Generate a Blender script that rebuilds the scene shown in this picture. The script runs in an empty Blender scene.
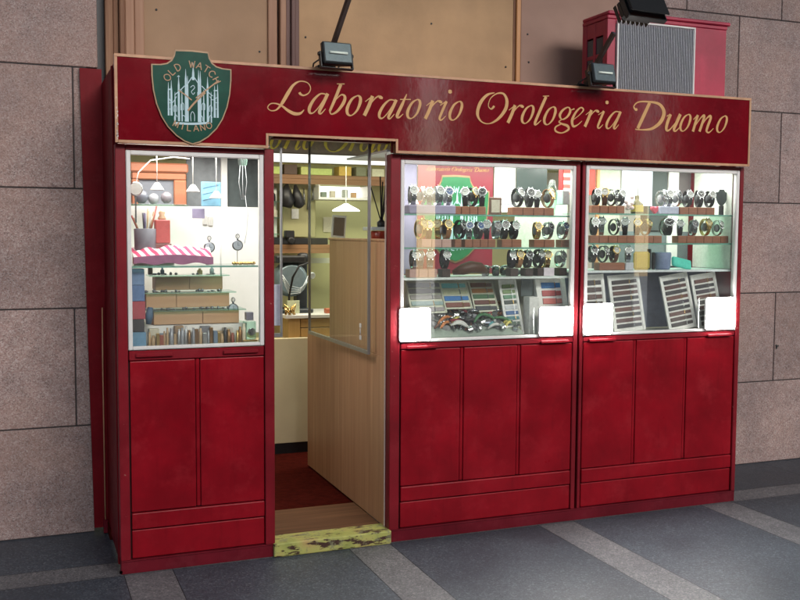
import bpy, bmesh, math, random
from mathutils import Vector, Matrix, Euler
R = math.radians
sc = bpy.context.scene
COL = sc.collection
random.seed(7)
ARC_Z = 7.4
LOW = [(-1.7, 4.15), (4.75, 7.35), (8.15, 10.4), (15, 22), (-16, -13), (-8, -6.8)]     # unseen street wall, added to darken the sign's reflections between bright gaps
HIGH = [(-16, -13), (-8, -6.8), (13.4, 14.6)]
SKY, SUNE, EXPO = .15, 3.3, .62
SCRIPT = [[[0.852,2.265,0.0154],[0.857,2.257,0.014],[0.874,2.252,0.0084],[0.898,2.265,0.0056],[0.907,2.29,0.0056],[0.891,2.313,0.0056],[0.854,2.317,0.007],[0.822,2.297,0.014],[0.797,2.26,0.021],[0.773,2.219,0.0196],[0.756,2.194,0.0126],[0.736,2.175,0.007],[0.711,2.172,0.0056],[0.697,2.185,0.0056],[0.71,2.203,0.0056],[0.736,2.206,0.007],[0.766,2.196,0.0105],[0.796,2.176,0.0168],[0.827,2.163,0.0196],[0.856,2.166,0.014],[0.875,2.184,0.0035]],[[0.988,2.262,0.007],[0.957,2.264,0.0084],[0.924,2.235,0.0154],[0.902,2.196,0.0196],[0.902,2.173,0.0154],[0.919,2.171,0.007],[0.946,2.198,0.0056],[0.975,2.241,0.0056]],[[0.993,2.267,0.0196],[0.968,2.215,0.0196],[0.95,2.178,0.0168],[0.959,2.17,0.0084],[0.982,2.194,0.0035]],[[1.059,2.315,0.0182],[1.03,2.244,0.0182],[1.003,2.184,0.014]],[[1.039,2.316,0.0056],[1.078,2.318,0.0056]],[[1.002,2.187,0.0098],[1.012,2.17,0.007],[1.042,2.186,0.014],[1.073,2.227,0.0196],[1.08,2.257,0.0168],[1.061,2.265,0.007],[1.03,2.236,0.0042]],[[1.144,2.265,0.0056],[1.115,2.246,0.014],[1.093,2.205,0.0196],[1.094,2.176,0.0168],[1.114,2.169,0.0056],[1.142,2.194,0.0126],[1.159,2.235,0.0196],[1.158,2.259,0.0168],[1.142,2.265,0.0056]],[[1.1852,2.2392,0.00441],[1.222,2.2676,0.00662]],[[1.223,2.2686,0.02205],[1.2031,2.2182,0.02205],[1.18,2.171,0.02205]],[[1.2062,2.2235,0.00588],[1.2367,2.2581,0.00735],[1.2566,2.2707,0.01029]],[[1.2566,2.2676,0.0147],[1.2661,2.2644,0.02058],[1.2766,2.2602,0.01029]],[[1.3439,2.2525,0.00679],[1.3138,2.2544,0.00815],[1.2818,2.2263,0.01494],[1.2604,2.1885,0.01901],[1.2604,2.1662,0.01494],[1.2769,2.1642,0.00679],[1.3031,2.1904,0.00543],[1.3313,2.2321,0.00543]],[[1.3487,2.2573,0.01901],[1.3245,2.2069,0.01901],[1.307,2.171,0.0163],[1.3157,2.1632,0.00815],[1.338,2.1865,0.0034]],[[1.404,2.288,0.0048],[1.379,2.234,0.0192],[1.353,2.18,0.0192],[1.363,2.171,0.0096],[1.385,2.189,0.004]],[[1.368,2.26,0.0056],[1.426,2.263,0.0056]],[[1.4606,2.264,0.00549],[1.4322,2.2454,0.01372],[1.4107,2.2052,0.01921],[1.4116,2.1768,0.01646],[1.4312,2.1699,0.00549],[1.4587,2.1944,0.01235],[1.4753,2.2346,0.01921],[1.4744,2.2581,0.01646],[1.4587,2.264,0.00549]],[[1.51,2.236,0.0042],[1.545,2.263,0.0063]],[[1.546,2.264,0.021],[1.527,2.216,0.021],[1.505,2.171,0.021]],[[1.53,2.221,0.0056],[1.559,2.254,0.007],[1.578,2.266,0.0098]],[[1.578,2.263,0.014],[1.587,2.26,0.0196],[1.597,2.256,0.0098]],[[1.586,2.242,0.0048],[1.619,2.263,0.0072]],[[1.622,2.265,0.0168],[1.599,2.215,0.0168],[1.584,2.178,0.0154],[1.595,2.17,0.0084],[1.618,2.191,0.0035]],[[1.631,2.313,0.0144],[1.641,2.314,0.0256],[1.651,2.315,0.0144]],[[1.6916,2.267,0.00549],[1.6632,2.2484,0.01372],[1.6417,2.2082,0.01921],[1.6426,2.1798,0.01646],[1.6622,2.1729,0.00549],[1.6897,2.1974,0.01235],[1.7063,2.2376,0.01921],[1.7054,2.2611,0.01646],[1.6897,2.267,0.00549]],[[1.891,2.256,0.0132],[1.887,2.249,0.0144],[1.873,2.239,0.0084],[1.858,2.256,0.0054],[1.871,2.294,0.0054],[1.908,2.32,0.0084],[1.945,2.32,0.0132],[1.965,2.286,0.0216],[1.956,2.24,0.0228],[1.916,2.191,0.0168],[1.865,2.164,0.006],[1.819,2.172,0.0084],[1.796,2.211,0.0204],[1.812,2.267,0.0228],[1.85,2.309,0.0156],[1.893,2.323,0.0036]],[[1.978,2.238,0.0042],[2.013,2.265,0.0063]],[[2.014,2.266,0.021],[1.995,2.218,0.021],[1.973,2.173,0.021]],[[1.998,2.223,0.0056],[2.027,2.256,0.007],[2.046,2.268,0.0098]],[[2.046,2.265,0.014],[2.055,2.262,0.0196],[2.065,2.258,0.0098]],[[2.1065,2.2685,0.00543],[2.0783,2.2501,0.01358],[2.057,2.2103,0.01901],[2.058,2.1822,0.0163],[2.0774,2.1754,0.00543],[2.1045,2.1997,0.01222],[2.121,2.2394,0.01901],[2.12,2.2627,0.0163],[2.1045,2.2685,0.00543]],[[2.198,2.32,0.0196],[2.163,2.246,0.0196],[2.134,2.181,0.0182],[2.143,2.173,0.0084],[2.171,2.196,0.0035]],[[2.179,2.322,0.0056],[2.216,2.325,0.0056]],[[2.2405,2.2685,0.00543],[2.2123,2.2501,0.01358],[2.191,2.2103,0.01901],[2.192,2.1822,0.0163],[2.2114,2.1754,0.00543],[2.2385,2.1997,0.01222],[2.255,2.2394,0.01901],[2.254,2.2627,0.0163],[2.2385,2.2685,0.00543]],[[2.334,2.272,0.007],[2.301,2.255,0.014],[2.283,2.227,0.0182],[2.297,2.206,0.007],[2.328,2.221,0.0126],[2.346,2.251,0.0182],[2.334,2.272,0.007]],[[2.346,2.256,0.0056],[2.372,2.266,0.0084]],[[2.297,2.206,0.0056],[2.279,2.193,0.0084],[2.297,2.183,0.0112],[2.331,2.174,0.0182],[2.338,2.155,0.014],[2.298,2.135,0.007],[2.26,2.143,0.0126],[2.26,2.165,0.0098],[2.297,2.183,0.0056]],[[2.366,2.207,0.0042],[2.408,2.238,0.0056],[2.429,2.264,0.0112],[2.411,2.274,0.0084],[2.381,2.247,0.014],[2.36,2.205,0.0196],[2.367,2.174,0.0168],[2.393,2.181,0.007],[2.421,2.204,0.0035]],[[2.4438,2.237,0.00407],[2.4778,2.2632,0.00611]],[[2.4788,2.2642,0.02037],[2.4603,2.2176,0.02037],[2.439,2.174,0.02037]],[[2.4632,2.2225,0.00543],[2.4914,2.2545,0.00679],[2.5098,2.2661,0.00951]],[[2.5098,2.2632,0.01358],[2.5185,2.2603,0.01901],[2.5282,2.2565,0.00951]],[[2.5229,2.2411,0.00466],[2.5549,2.2614,0.00698]],[[2.5579,2.2634,0.0163],[2.5355,2.2149,0.0163],[2.521,2.179,0.01494],[2.5317,2.1712,0.00815],[2.554,2.1916,0.0034]],[[2.5666,2.31,0.01397],[2.5763,2.3109,0.02483],[2.586,2.3119,0.01397]],[[2.6609,2.2615,0.00679],[2.6308,2.2634,0.00815],[2.5988,2.2353,0.01494],[2.5774,2.1975,0.01901],[2.5774,2.1752,0.01494],[2.5939,2.1732,0.00679],[2.6201,2.1994,0.00543],[2.6482,2.2411,0.00543]],[[2.6657,2.2663,0.01901],[2.6415,2.2159,0.01901],[2.624,2.18,0.0163],[2.6327,2.1722,0.00815],[2.655,2.1955,0.0034]],[[2.854,2.325,0.0234],[2.815,2.249,0.0252],[2.779,2.18,0.0234]],[[2.773,2.286,0.0162],[2.762,2.282,0.0162],[2.75,2.3,0.0081],[2.781,2.324,0.009],[2.852,2.329,0.0117],[2.918,2.319,0.0198],[2.95,2.278,0.0288],[2.93,2.224,0.027],[2.874,2.184,0.018],[2.812,2.174,0.009],[2.762,2.175,0.0072]],[[2.969,2.255,0.0054],[2.991,2.268,0.0081]],[[2.995,2.268,0.022],[2.974,2.219,0.024],[2.968,2.183,0.02],[2.989,2.181,0.01],[3.03,2.224,0.007],[3.062,2.269,0.008]],[[3.062,2.272,0.024],[3.037,2.222,0.024],[3.021,2.186,0.02],[3.033,2.177,0.01],[3.061,2.2,0.005]],[[3.1155,2.2725,0.00543],[3.0873,2.2541,0.01358],[3.066,2.2143,0.01901],[3.067,2.1862,0.0163],[3.0864,2.1794,0.00543],[3.1135,2.2037,0.01222],[3.13,2.2434,0.01901],[3.129,2.2667,0.0163],[3.1135,2.2725,0.00543]],[[3.152,2.246,0.006],[3.18,2.273,0.009]],[[3.182,2.273,0.0198],[3.166,2.228,0.0198],[3.15,2.179,0.0198]],[[3.165,2.212,0.0063],[3.198,2.254,0.0081],[3.221,2.272,0.0162],[3.224,2.259,0.0198],[3.195,2.181,0.0198]],[[3.209,2.213,0.0063],[3.24,2.253,0.0081],[3.266,2.272,0.0162],[3.272,2.259,0.0198],[3.252,2.21,0.0198],[3.246,2.186,0.0162],[3.264,2.179,0.009],[3.294,2.203,0.0045]],[[3.3705,2.2765,0.00543],[3.3423,2.2581,0.01358],[3.321,2.2183,0.01901],[3.322,2.1902,0.0163],[3.3414,2.1834,0.00543],[3.3685,2.2077,0.01222],[3.385,2.2474,0.01901],[3.384,2.2707,0.0163],[3.3685,2.2765,0.00543]]]
CATH = [[[-0.107,0.073,0.001],[-0.107,0.051,0.0035],[-0.107,0.028,0.0064]],[[-0.107,0.028,0.0064],[-0.107,-0.076,0.008]],[[-0.094,0.083,0.001],[-0.094,0.061,0.0035],[-0.094,0.038,0.008]],[[-0.094,0.038,0.008],[-0.094,-0.076,0.01]],[[-0.078,0.032,0.001],[-0.078,0.01,0.0035],[-0.078,-0.013,0.0048000000000000004]],[[-0.078,-0.013,0.0048000000000000004],[-0.078,-0.1,0.006]],[[-0.061,0.107,0.001],[-0.061,0.085,0.0035],[-0.061,0.062,0.008]],[[-0.061,0.062,0.008],[-0.061,-0.1,0.01]],[[-0.047,0.043,0.001],[-0.047,0.021,0.0035],[-0.047,-0.002,0.0048000000000000004]],[[-0.047,-0.002,0.0048000000000000004],[-0.047,-0.1,0.006]],[[-0.029,0.137,0.001],[-0.029,0.115,0.0035],[-0.029,0.092,0.008]],[[-0.029,0.092,0.008],[-0.029,-0.1,0.01]],[[-0.021,0.107,0.001],[-0.021,0.085,0.0035],[-0.021,0.062,0.0064]],[[-0.021,0.062,0.0064],[-0.021,-0.1,0.008]],[[0.005,0.168,0.001],[0.005,0.146,0.0035],[0.005,0.123,0.009600000000000001]],[[0.005,0.123,0.009600000000000001],[0.005,0.089,0.012]],[[0.029,0.136,0.001],[0.029,0.114,0.0035],[0.029,0.091,0.008]],[[0.029,0.091,0.008],[0.029,-0.1,0.01]],[[0.037,0.132,0.001],[0.037,0.11,0.0035],[0.037,0.087,0.0064]],[[0.037,0.087,0.0064],[0.037,-0.1,0.008]],[[0.052,0.049,0.001],[0.052,0.027,0.0035],[0.052,0.004,0.0048000000000000004]],[[0.052,0.004,0.0048000000000000004],[0.052,-0.1,0.006]],[[0.07,0.108,0.001],[0.07,0.086,0.0035],[0.07,0.063,0.008]],[[0.07,0.063,0.008],[0.07,-0.1,0.01]],[[0.086,0.041,0.001],[0.086,0.019,0.0035],[0.086,-0.004,0.0048000000000000004]],[[0.086,-0.004,0.0048000000000000004],[0.086,-0.1,0.006]],[[0.102,0.071,0.001],[0.102,0.049,0.0035],[0.102,0.026,0.008]],[[0.102,0.026,0.008],[0.102,-0.076,0.01]],[[0.116,0.077,0.001],[0.116,0.055,0.0035],[0.116,0.032,0.0064]],[[0.116,0.032,0.0064],[0.116,-0.076,0.008]],[[-0.03,0.054,0.004],[-0.013,0.083,0.004],[0.004,0.104,0.004],[0.021,0.085,0.004],[0.038,0.058,0.004]],[[-0.08,0.017,0.004],[-0.056,0.038,0.004],[-0.034,0.061,0.004]],[[0.043,0.065,0.004],[0.064,0.045,0.004],[0.093,0.022,0.004]],[[-0.084,-0.109,0.01],[0.0,-0.109,0.01],[0.075,-0.101,0.01]],[[-0.007,-0.098,0.003],[-0.008,-0.069,0.003],[0.0,-0.054,0.003],[0.009,-0.068,0.003],[0.009,-0.097,0.003]],[[-0.083,-0.059,0.003],[-0.085,-0.037,0.003],[-0.077,-0.027,0.003],[-0.071,-0.039,0.003],[-0.072,-0.058,0.003]],[[-0.051,-0.05,0.003],[-0.051,-0.026,0.003],[-0.045,-0.016,0.003],[-0.039,-0.025,0.003],[-0.04,-0.049,0.003]],[[0.044,-0.045,0.003],[0.044,-0.021,0.003],[0.051,-0.011,0.003],[0.057,-0.02,0.003],[0.056,-0.044,0.003]],[[0.078,-0.05,0.003],[0.077,-0.031,0.003],[0.083,-0.021,0.003],[0.09,-0.03,0.003],[0.089,-0.05,0.003]],[[-0.081,-0.101,0.003],[-0.081,-0.08,0.003],[-0.074,-0.072,0.003],[-0.069,-0.082,0.003]],[[-0.048,-0.097,0.003],[-0.047,-0.078,0.003],[-0.039,-0.073,0.003],[-0.033,-0.083,0.003],[-0.034,-0.099,0.003]],[[0.029,-0.096,0.003],[0.03,-0.077,0.003],[0.038,-0.069,0.003],[0.046,-0.079,0.003],[0.046,-0.095,0.003]],[[0.075,-0.094,0.003],[0.077,-0.075,0.003],[0.084,-0.067,0.003],[0.09,-0.077,0.003]],[[-0.008,0.055,0.003],[0.004,0.065,0.003],[0.011,0.056,0.003],[0.004,0.046,0.003],[-0.004,0.036,0.003],[0.004,0.024,0.003],[0.011,0.034,0.003]],[[-0.067,0.099,0.003],[-0.061,0.104,0.003],[-0.056,0.1,0.003]],[[-0.109,0.039,0.006],[-0.094,0.043,0.006]],[[0.098,0.047,0.005],[0.118,0.048,0.005]],[[-0.104,0.0,0.003],[-0.09,-0.018,0.003],[-0.071,0.011,0.003]],[[0.079,0.02,0.003],[0.093,0.004,0.003],[0.113,0.017,0.003]],[[-0.028,0.033,0.005],[-0.026,-0.029,0.005]],[[0.025,0.036,0.005],[0.027,-0.026,0.005]],[[-0.111,-0.019,0.003],[-0.095,-0.019,0.003]],[[-0.112,-0.048,0.003],[-0.095,-0.047,0.003]],[[0.098,-0.008,0.003],[0.12,-0.007,0.003]],[[0.098,-0.037,0.003],[0.12,-0.036,0.003]]]
HANDS = [[[-0.062,0.04,0.005],[-0.032,0.02,0.005],[-0.003,-0.002,0.005]],[[-0.021,-0.051,0.008],[0.01,-0.013,0.008],[0.059,0.036,0.008]],[[0.016,0.008,0.006],[0.079,0.06,0.006],[0.121,0.094,0.006]]]
MA = [1.503,1.548,1.593,1.639,1.703,1.808,1.849,1.902,2.114,2.188,2.241,2.301]
MB_ = [1.542,1.593,1.645,1.697,1.772,1.825,1.879,1.932,1.986,2.041,2.096,2.232,2.301,2.402]
MC = [1.508,1.553,1.599,1.685,2.09,2.126,2.182,2.257,2.313,2.396]
RA = [2.61,2.669,2.723,2.776,3.064,3.113,3.17,3.241,3.32,3.392]
RB = [2.597,2.656,2.743,2.81,2.891,2.96,3.085,3.198,3.291,3.385,3.458]
RC = [2.603,2.669,2.736,2.83]
BLK = {"MA":[[[1.744,1.793,1.841,1.89],0.048],[[2.104,2.169,2.234,2.299],0.065]],"MB":[[[1.571,1.628,1.685],0.057],[[1.752],0.04],[[1.813,1.859,1.905,1.951],0.046],[[2.041,2.102],0.062],[[2.24,2.306],0.066],[[2.412],0.07]],"MC":[[[1.501,1.554,1.607],0.053]],"RA":[[[2.598,2.653,2.708,2.763],0.055],[[3.201,3.264,3.327,3.39],0.063]],"RB":[[[2.594,2.655,2.716,2.777,2.837,2.898,2.959,3.02],0.061],[[3.193,3.255,3.316,3.378,3.439,3.501],0.062]]}
# ------------------------------------------------------------------ helpers
def tag(o, label=None, cat=None, group=None, kind=None):
    if label: o['label'] = label
    if cat: o['category'] = cat
    if group: o['group'] = group
    if kind: o['kind'] = kind
    return o

def thing(name, label, cat, loc=(0, 0, 0), group=None):
    o = bpy.data.objects.new(name, None)
    o.empty_display_size = .05
    COL.objects.link(o)
    o.location = loc
    return tag(o, label, cat, group)

def copy_tree(o, parent=None):
    c = o.copy()
    COL.objects.link(c)
    if parent: c.parent = parent
    for ch in list(o.children):
        copy_tree(ch, c)
    return c

def origin(o):
    v = Vector(o.location)
    while o.parent:
        o = o.parent
        v = v + Vector(o.location)
    return v

class MB:
    """collects faces in world metres, then links them as one mesh object"""
    def __init__(s): s.b = bmesh.new()
    def _mi(s, faces, mi, sm=False):
        for f in faces:
            f.material_index = mi
            f.smooth = sm
    def box(s, x0, x1, y0, y1, z0, z1, bev=0, mi=0, M=None, seg=1):
        t = bmesh.new()
        bmesh.ops.create_cube(t, size=1)
        for v in t.verts:
            v.co = Vector(((x0+x1)/2+v.co.x*(x1-x0), (y0+y1)/2+v.co.y*(y1-y0), (z0+z1)/2+v.co.z*(z1-z0)))
        if bev:
            bmesh.ops.bevel(t, geom=list(t.edges), offset=bev, segments=seg, affect='EDGES', profile=.5)
        s._merge(t, mi, M)
        return s
    def _merge(s, t, mi=0, M=None, sm=False):
        if M is not None: t.transform(M)
        mp = {}
        for v in t.verts: mp[v] = s.b.verts.new(v.co)
        for f in t.faces:
            try: n = s.b.faces.new([mp[v] for v in f.verts])
            except ValueError: continue
            n.material_index = mi
            n.smooth = sm or f.smooth
        t.free()
    def prism(s, poly, y0, y1, mi=0, M=None, bev=0):
        """poly in x,z extruded along y"""
        t = bmesh.new()
        a = [t.verts.new((x, y0, z)) for x, z in poly]
        c = [t.verts.new((x, y1, z)) for x, z in poly]
        n = len(poly)
        t.faces.new(a); t.faces.new(c[::-1])
        for i in range(n):
            t.faces.new((a[i], c[i], c[(i+1) % n], a[(i+1) % n]))
        bmesh.ops.recalc_face_normals(t, faces=t.faces)
        if bev: bmesh.ops.bevel(t, geom=list(t.edges), offset=bev, segments=1, affect='EDGES', profile=.5)
        bmesh.ops.triangulate(t, faces=[f for f in t.faces if len(f.verts) > 4])
        s._merge(t, mi, M)
        return s
    def quad(s, pts, mi=0):
        f = s.b.faces.new([s.b.verts.new(p) for p in pts]); f.material_index = mi
        return s
    def tube(s, pts, r, n=8, mi=0, M=None, closed=False):
        t = bmesh.new()
        pts = [Vector(p) for p in pts]
        rs = r if isinstance(r, (list, tuple)) else [r]*len(pts)
        up = Vector((0.123, 0.31, .94))
        rings = []
        for i, p in enumerate(pts):
            if closed: d = pts[(i+1) % len(pts)]-pts[i-1]
            else: d = pts[min(i+1, len(pts)-1)]-pts[max(i-1, 0)]
            d.normalize()
            a = d.cross(up)
            if a.length < 1e-4: a = d.cross(Vector((1, 0, 0)))
            a.normalize(); c = d.cross(a)
            rings.append([t.verts.new(p+(a*math.cos(2*math.pi*k/n)+c*math.sin(2*math.pi*k/n))*rs[i]) for k in range(n)])
        m = len(rings)
        for i in range(m if closed else m-1):
            A, B = rings[i], rings[(i+1) % m]
            for k in range(n):
                f = t.faces.new((A[k], A[(k+1) % n], B[(k+1) % n], B[k])); f.smooth = True
        if not closed:
            t.faces.new(rings[0][::-1]); t.faces.new(rings[-1])
        bmesh.ops.recalc_face_normals(t, faces=t.faces)
        s._merge(t, mi, M)
        return s
    def lathe(s, prof, c=(0, 0, 0), n=20, mi=0, M=None, axis='Z', cap=True):
        """prof: list of radius, height"""
        t = bmesh.new()
        rings = [[t.verts.new((r*math.cos(2*math.pi*k/n), r*math.sin(2*math.pi*k/n), h)) for k in range(n)] for r, h in prof]
        for i in range(len(rings)-1):
            for k in range(n):
                f = t.faces.new((rings[i][k], rings[i][(k+1) % n], rings[i+1][(k+1) % n], rings[i+1][k])); f.smooth = True
        if cap:
            t.faces.new(rings[0][::-1]); t.faces.new(rings[-1])
        bmesh.ops.recalc_face_normals(t, faces=t.faces)
        if axis == 'Y': t.transform(Matrix.Rotation(R(90), 4, 'X'))
        if axis == 'X': t.transform(Matrix.Rotation(R(90), 4, 'Y'))
        t.transform(Matrix.Translation(c))
        s._merge(t, mi, M)
        return s
    def ribbon(s, stroke, y, mi=0, step=7, k=1, ox=0, oz=0, dy=1):
        """pen stroke (x, z, width) lying in the plane y; each stroke lifts very slightly along its length"""
        P = [Vector(p) for p in stroke]
        if len(P) == 2: pts = [P[0].lerp(P[1], i/3) for i in range(4)]
        else:
            pts = []
            for i in range(len(P)-1):
                a, b, c, d = P[max(i-1, 0)], P[i], P[i+1], P[min(i+2, len(P)-1)]
                if (P[0]-P[-1]).length < .004:
                    if i == 0: a = P[-2]
                    if i == len(P)-2: d = P[1]
                for j in range(step):
                    u = j/step
                    q = .5*((2*b)+(c-a)*u+(2*a-5*b+4*c-d)*u*u+(3*b-a-3*c+d)*u**3)
                    q.z = b.z+(c.z-b.z)*u
                    pts.append(q)
            pts.append(P[-1])
        L, Rr = [], []
        m = len(pts)
        for i, p in enumerate(pts):
            d = pts[min(i+1, m-1)]-pts[max(i-1, 0)]
            n = Vector((-d.y, d.x)); n.normalize()
            h = max(p.z, .0008)/2
            yy = y-.0003*dy*i/m
            L.append(s.b.verts.new((ox+k*(p.x+n.x*h), yy, oz+k*(p.y+n.y*h))))
            Rr.append(s.b.verts.new((ox+k*(p.x-n.x*h), yy, oz+k*(p.y-n.y*h))))
        for i in range(m-1):
            f = s.b.faces.new((L[i], L[i+1], Rr[i+1], Rr[i])); f.material_index = mi
            f.normal_update()
            if f.normal.y > 0: f.normal_flip()
        return s
    def build(s, name, mats, root=None, label=None):
        me = bpy.data.meshes.new(name)
        o = origin(root) if root is not None else Vector((0, 0, 0))
        if root is not None: s.b.transform(Matrix.Translation(-o))
        s.b.to_mesh(me); s.b.free()
        for m in (mats if isinstance(mats, (list, tuple)) else [mats]): me.materials.append(m)
        ob = bpy.data.objects.new(name, me)
        COL.objects.link(ob)
        if root is not None: ob.parent = root
        if label: ob['label'] = label
        return ob

def solo(name, mb, mats, label, cat, group=None, at=None):
    """a thing that is one mesh; its origin goes to its base"""
    xs = [v.co for v in mb.b.verts]
    c = Vector((sum(v.x for v in xs)/len(xs), sum(v.y for v in xs)/len(xs), min(v.z for v in xs))) if at is None else Vector(at)
    mb.b.transform(Matrix.Translation(-c))
    ob = mb.build(name, mats)
    ob.location = c
    return tag(ob, label, cat, group)

# ------------------------------------------------------------------ materials
def nodes(name):
    m = bpy.data.materials.new(name); m.use_nodes = True
    nt = m.node_tree
    return m, nt, nt.nodes['Principled BSDF']

def link(nt, a, b): nt.links.new(a, b)

def coords(nt, obj=True):
    t = nt.nodes.new('ShaderNodeTexCoord'); return t.outputs['Object']

def noise(nt, vec, scale, detail=4, rough=.55):
    n = nt.nodes.new('ShaderNodeTexNoise'); n.inputs['Scale'].default_value = scale
    n.inputs['Detail'].default_value = detail; n.inputs['Roughness'].default_value = rough
    link(nt, vec, n.inputs['Vector']); return n.outputs['Fac']

def ramp(nt, fac, stops):
    r = nt.nodes.new('ShaderNodeValToRGB')
    el = r.color_ramp.elements
    while len(el) < len(stops): el.new(.5)
    for e, (p, c) in zip(el, stops):
        e.position = p; e.color = (*c, 1) if len(c) == 3 else c
    link(nt, fac, r.inputs['Fac']); return r.outputs['Color']

def mix(nt, a, b, fac, mode='MIX'):
    n = nt.nodes.new('ShaderNodeMix'); n.data_type = 'RGBA'; n.blend_type = mode
    if isinstance(fac, (int, float)): n.inputs['Factor'].default_value = fac
    else: link(nt, fac, n.inputs['Factor'])
    for s, v in (('A', a), ('B', b)):
        i = [q for q in n.inputs if q.name == s and q.type == 'RGBA'][0]
        if isinstance(v, tuple): i.default_value = (*v, 1)
        else: link(nt, v, i)
    return [q for q in n.outputs if q.type == 'RGBA'][0]

def bump(nt, p, h, strength=.2, dist=.01):
    b = nt.nodes.new('ShaderNodeBump'); b.inputs['Strength'].default_value = strength; b.inputs['Distance'].default_value = dist
    link(nt, h, b.inputs['Height']); link(nt, b.outputs['Normal'], p.inputs['Normal'])

def paint(name, col, rough=.4, var=.18, scale=6, metal=0, bmp=.05, bscale=40, spec=.5):
    m, nt, p = nodes(name)
    v = coords(nt)
    lo = tuple(c*(1-var) for c in col); hi = tuple(min(1, c*(1+var)) for c in col)
    f = noise(nt, v, scale, 5)
    link(nt, ramp(nt, f, [(.3, lo), (.7, hi)]), p.inputs['Base Color'])
    f2 = noise(nt, v, scale*2.3, 4)
    rr = nt.nodes.new('ShaderNodeMapRange'); rr.inputs['To Min'].default_value = max(.03, rough-.1); rr.inputs['To Max'].default_value = min(1, rough+.12)
    link(nt, f2, rr.inputs['Value']); link(nt, rr.outputs['Result'], p.inputs['Roughness'])
    p.inputs['Metallic'].default_value = metal
    p.inputs['Specular IOR Level'].default_value = spec
    if bmp: bump(nt, p, noise(nt, v, bscale, 3), bmp, .004)
    return m

def red_paint(name, col, rough, wear=.02, worn=(.34, .2, .17), spec=.5, rv=(.1, .16)):
    """aged gloss paint: uneven coat, scuffs, tiny chips"""
    m, nt, p = nodes(name)
    v = coords(nt)
    lo = tuple(c*.72 for c in col); hi = tuple(c*1.28 for c in col)
    base = ramp(nt, noise(nt, v, 3.5, 6, .6), [(.3, lo), (.72, hi)])
    mp = nt.nodes.new('ShaderNodeMapping'); mp.inputs['Scale'].default_value = (26, 26, 2.2); link(nt, v, mp.inputs['Vector'])
    streak = noise(nt, mp.outputs['Vector'], 1.6, 5, .65)
    base = mix(nt, base, tuple(c*.6 for c in col), ramp(nt, streak, [(.55, (0, 0, 0)), (.8, (.55, .55, .55))]))
    base = mix(nt, base, tuple(min(1, c*1.35+.012) for c in col), ramp(nt, noise(nt, v, 6.5, 8, .72), [(.52, (0, 0, 0)), (.74, (.6, .6, .6))]))
    ch = noise(nt, v, 34, 6, .7)
    chip = ramp(nt, ch, [(.76-wear, (0, 0, 0)), (.78-wear, (1, 1, 1))])
    link(nt, mix(nt, base, worn, chip), p.inputs['Base Color'])
    rr = nt.nodes.new('ShaderNodeMapRange'); rr.inputs['To Min'].default_value = max(.05, rough-rv[0]); rr.inputs['To Max'].default_value = rough+rv[1]
    link(nt, noise(nt, v, 9, 5), rr.inputs['Value']); link(nt, rr.outputs['Result'], p.inputs['Roughness'])
    p.inputs['Specular IOR Level'].default_value = spec
    bump(nt, p, noise(nt, v, 14, 5), .06, .01)
    return m

def wood(name, a, b, scale=1, rough=.45, axis='Z', spec=.3):
    m, nt, p = nodes(name)
    p.inputs['Specular IOR Level'].default_value = spec
    v = coords(nt)
    mp = nt.nodes.new('ShaderNodeMapping')
    s = {'Z': (38, 38, 1.0), 'X': (1.2, 30, 30), 'Y': (30, 1.2, 30)}[axis]
    mp.inputs['Scale'].default_value = tuple(q*scale for q in s); link(nt, v, mp.inputs['Vector'])
    f = noise(nt, mp.outputs['Vector'], 1, 6, .65)
    col = ramp(nt, f, [(.25, a), (.55, tuple((x+y)/2 for x, y in zip(a, b))), (.75, b)])
    link(nt, col, p.inputs['Base Color']); p.inputs['Roughness'].default_value = rough
    bump(nt, p, f, .08, .003)
    return m

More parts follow.
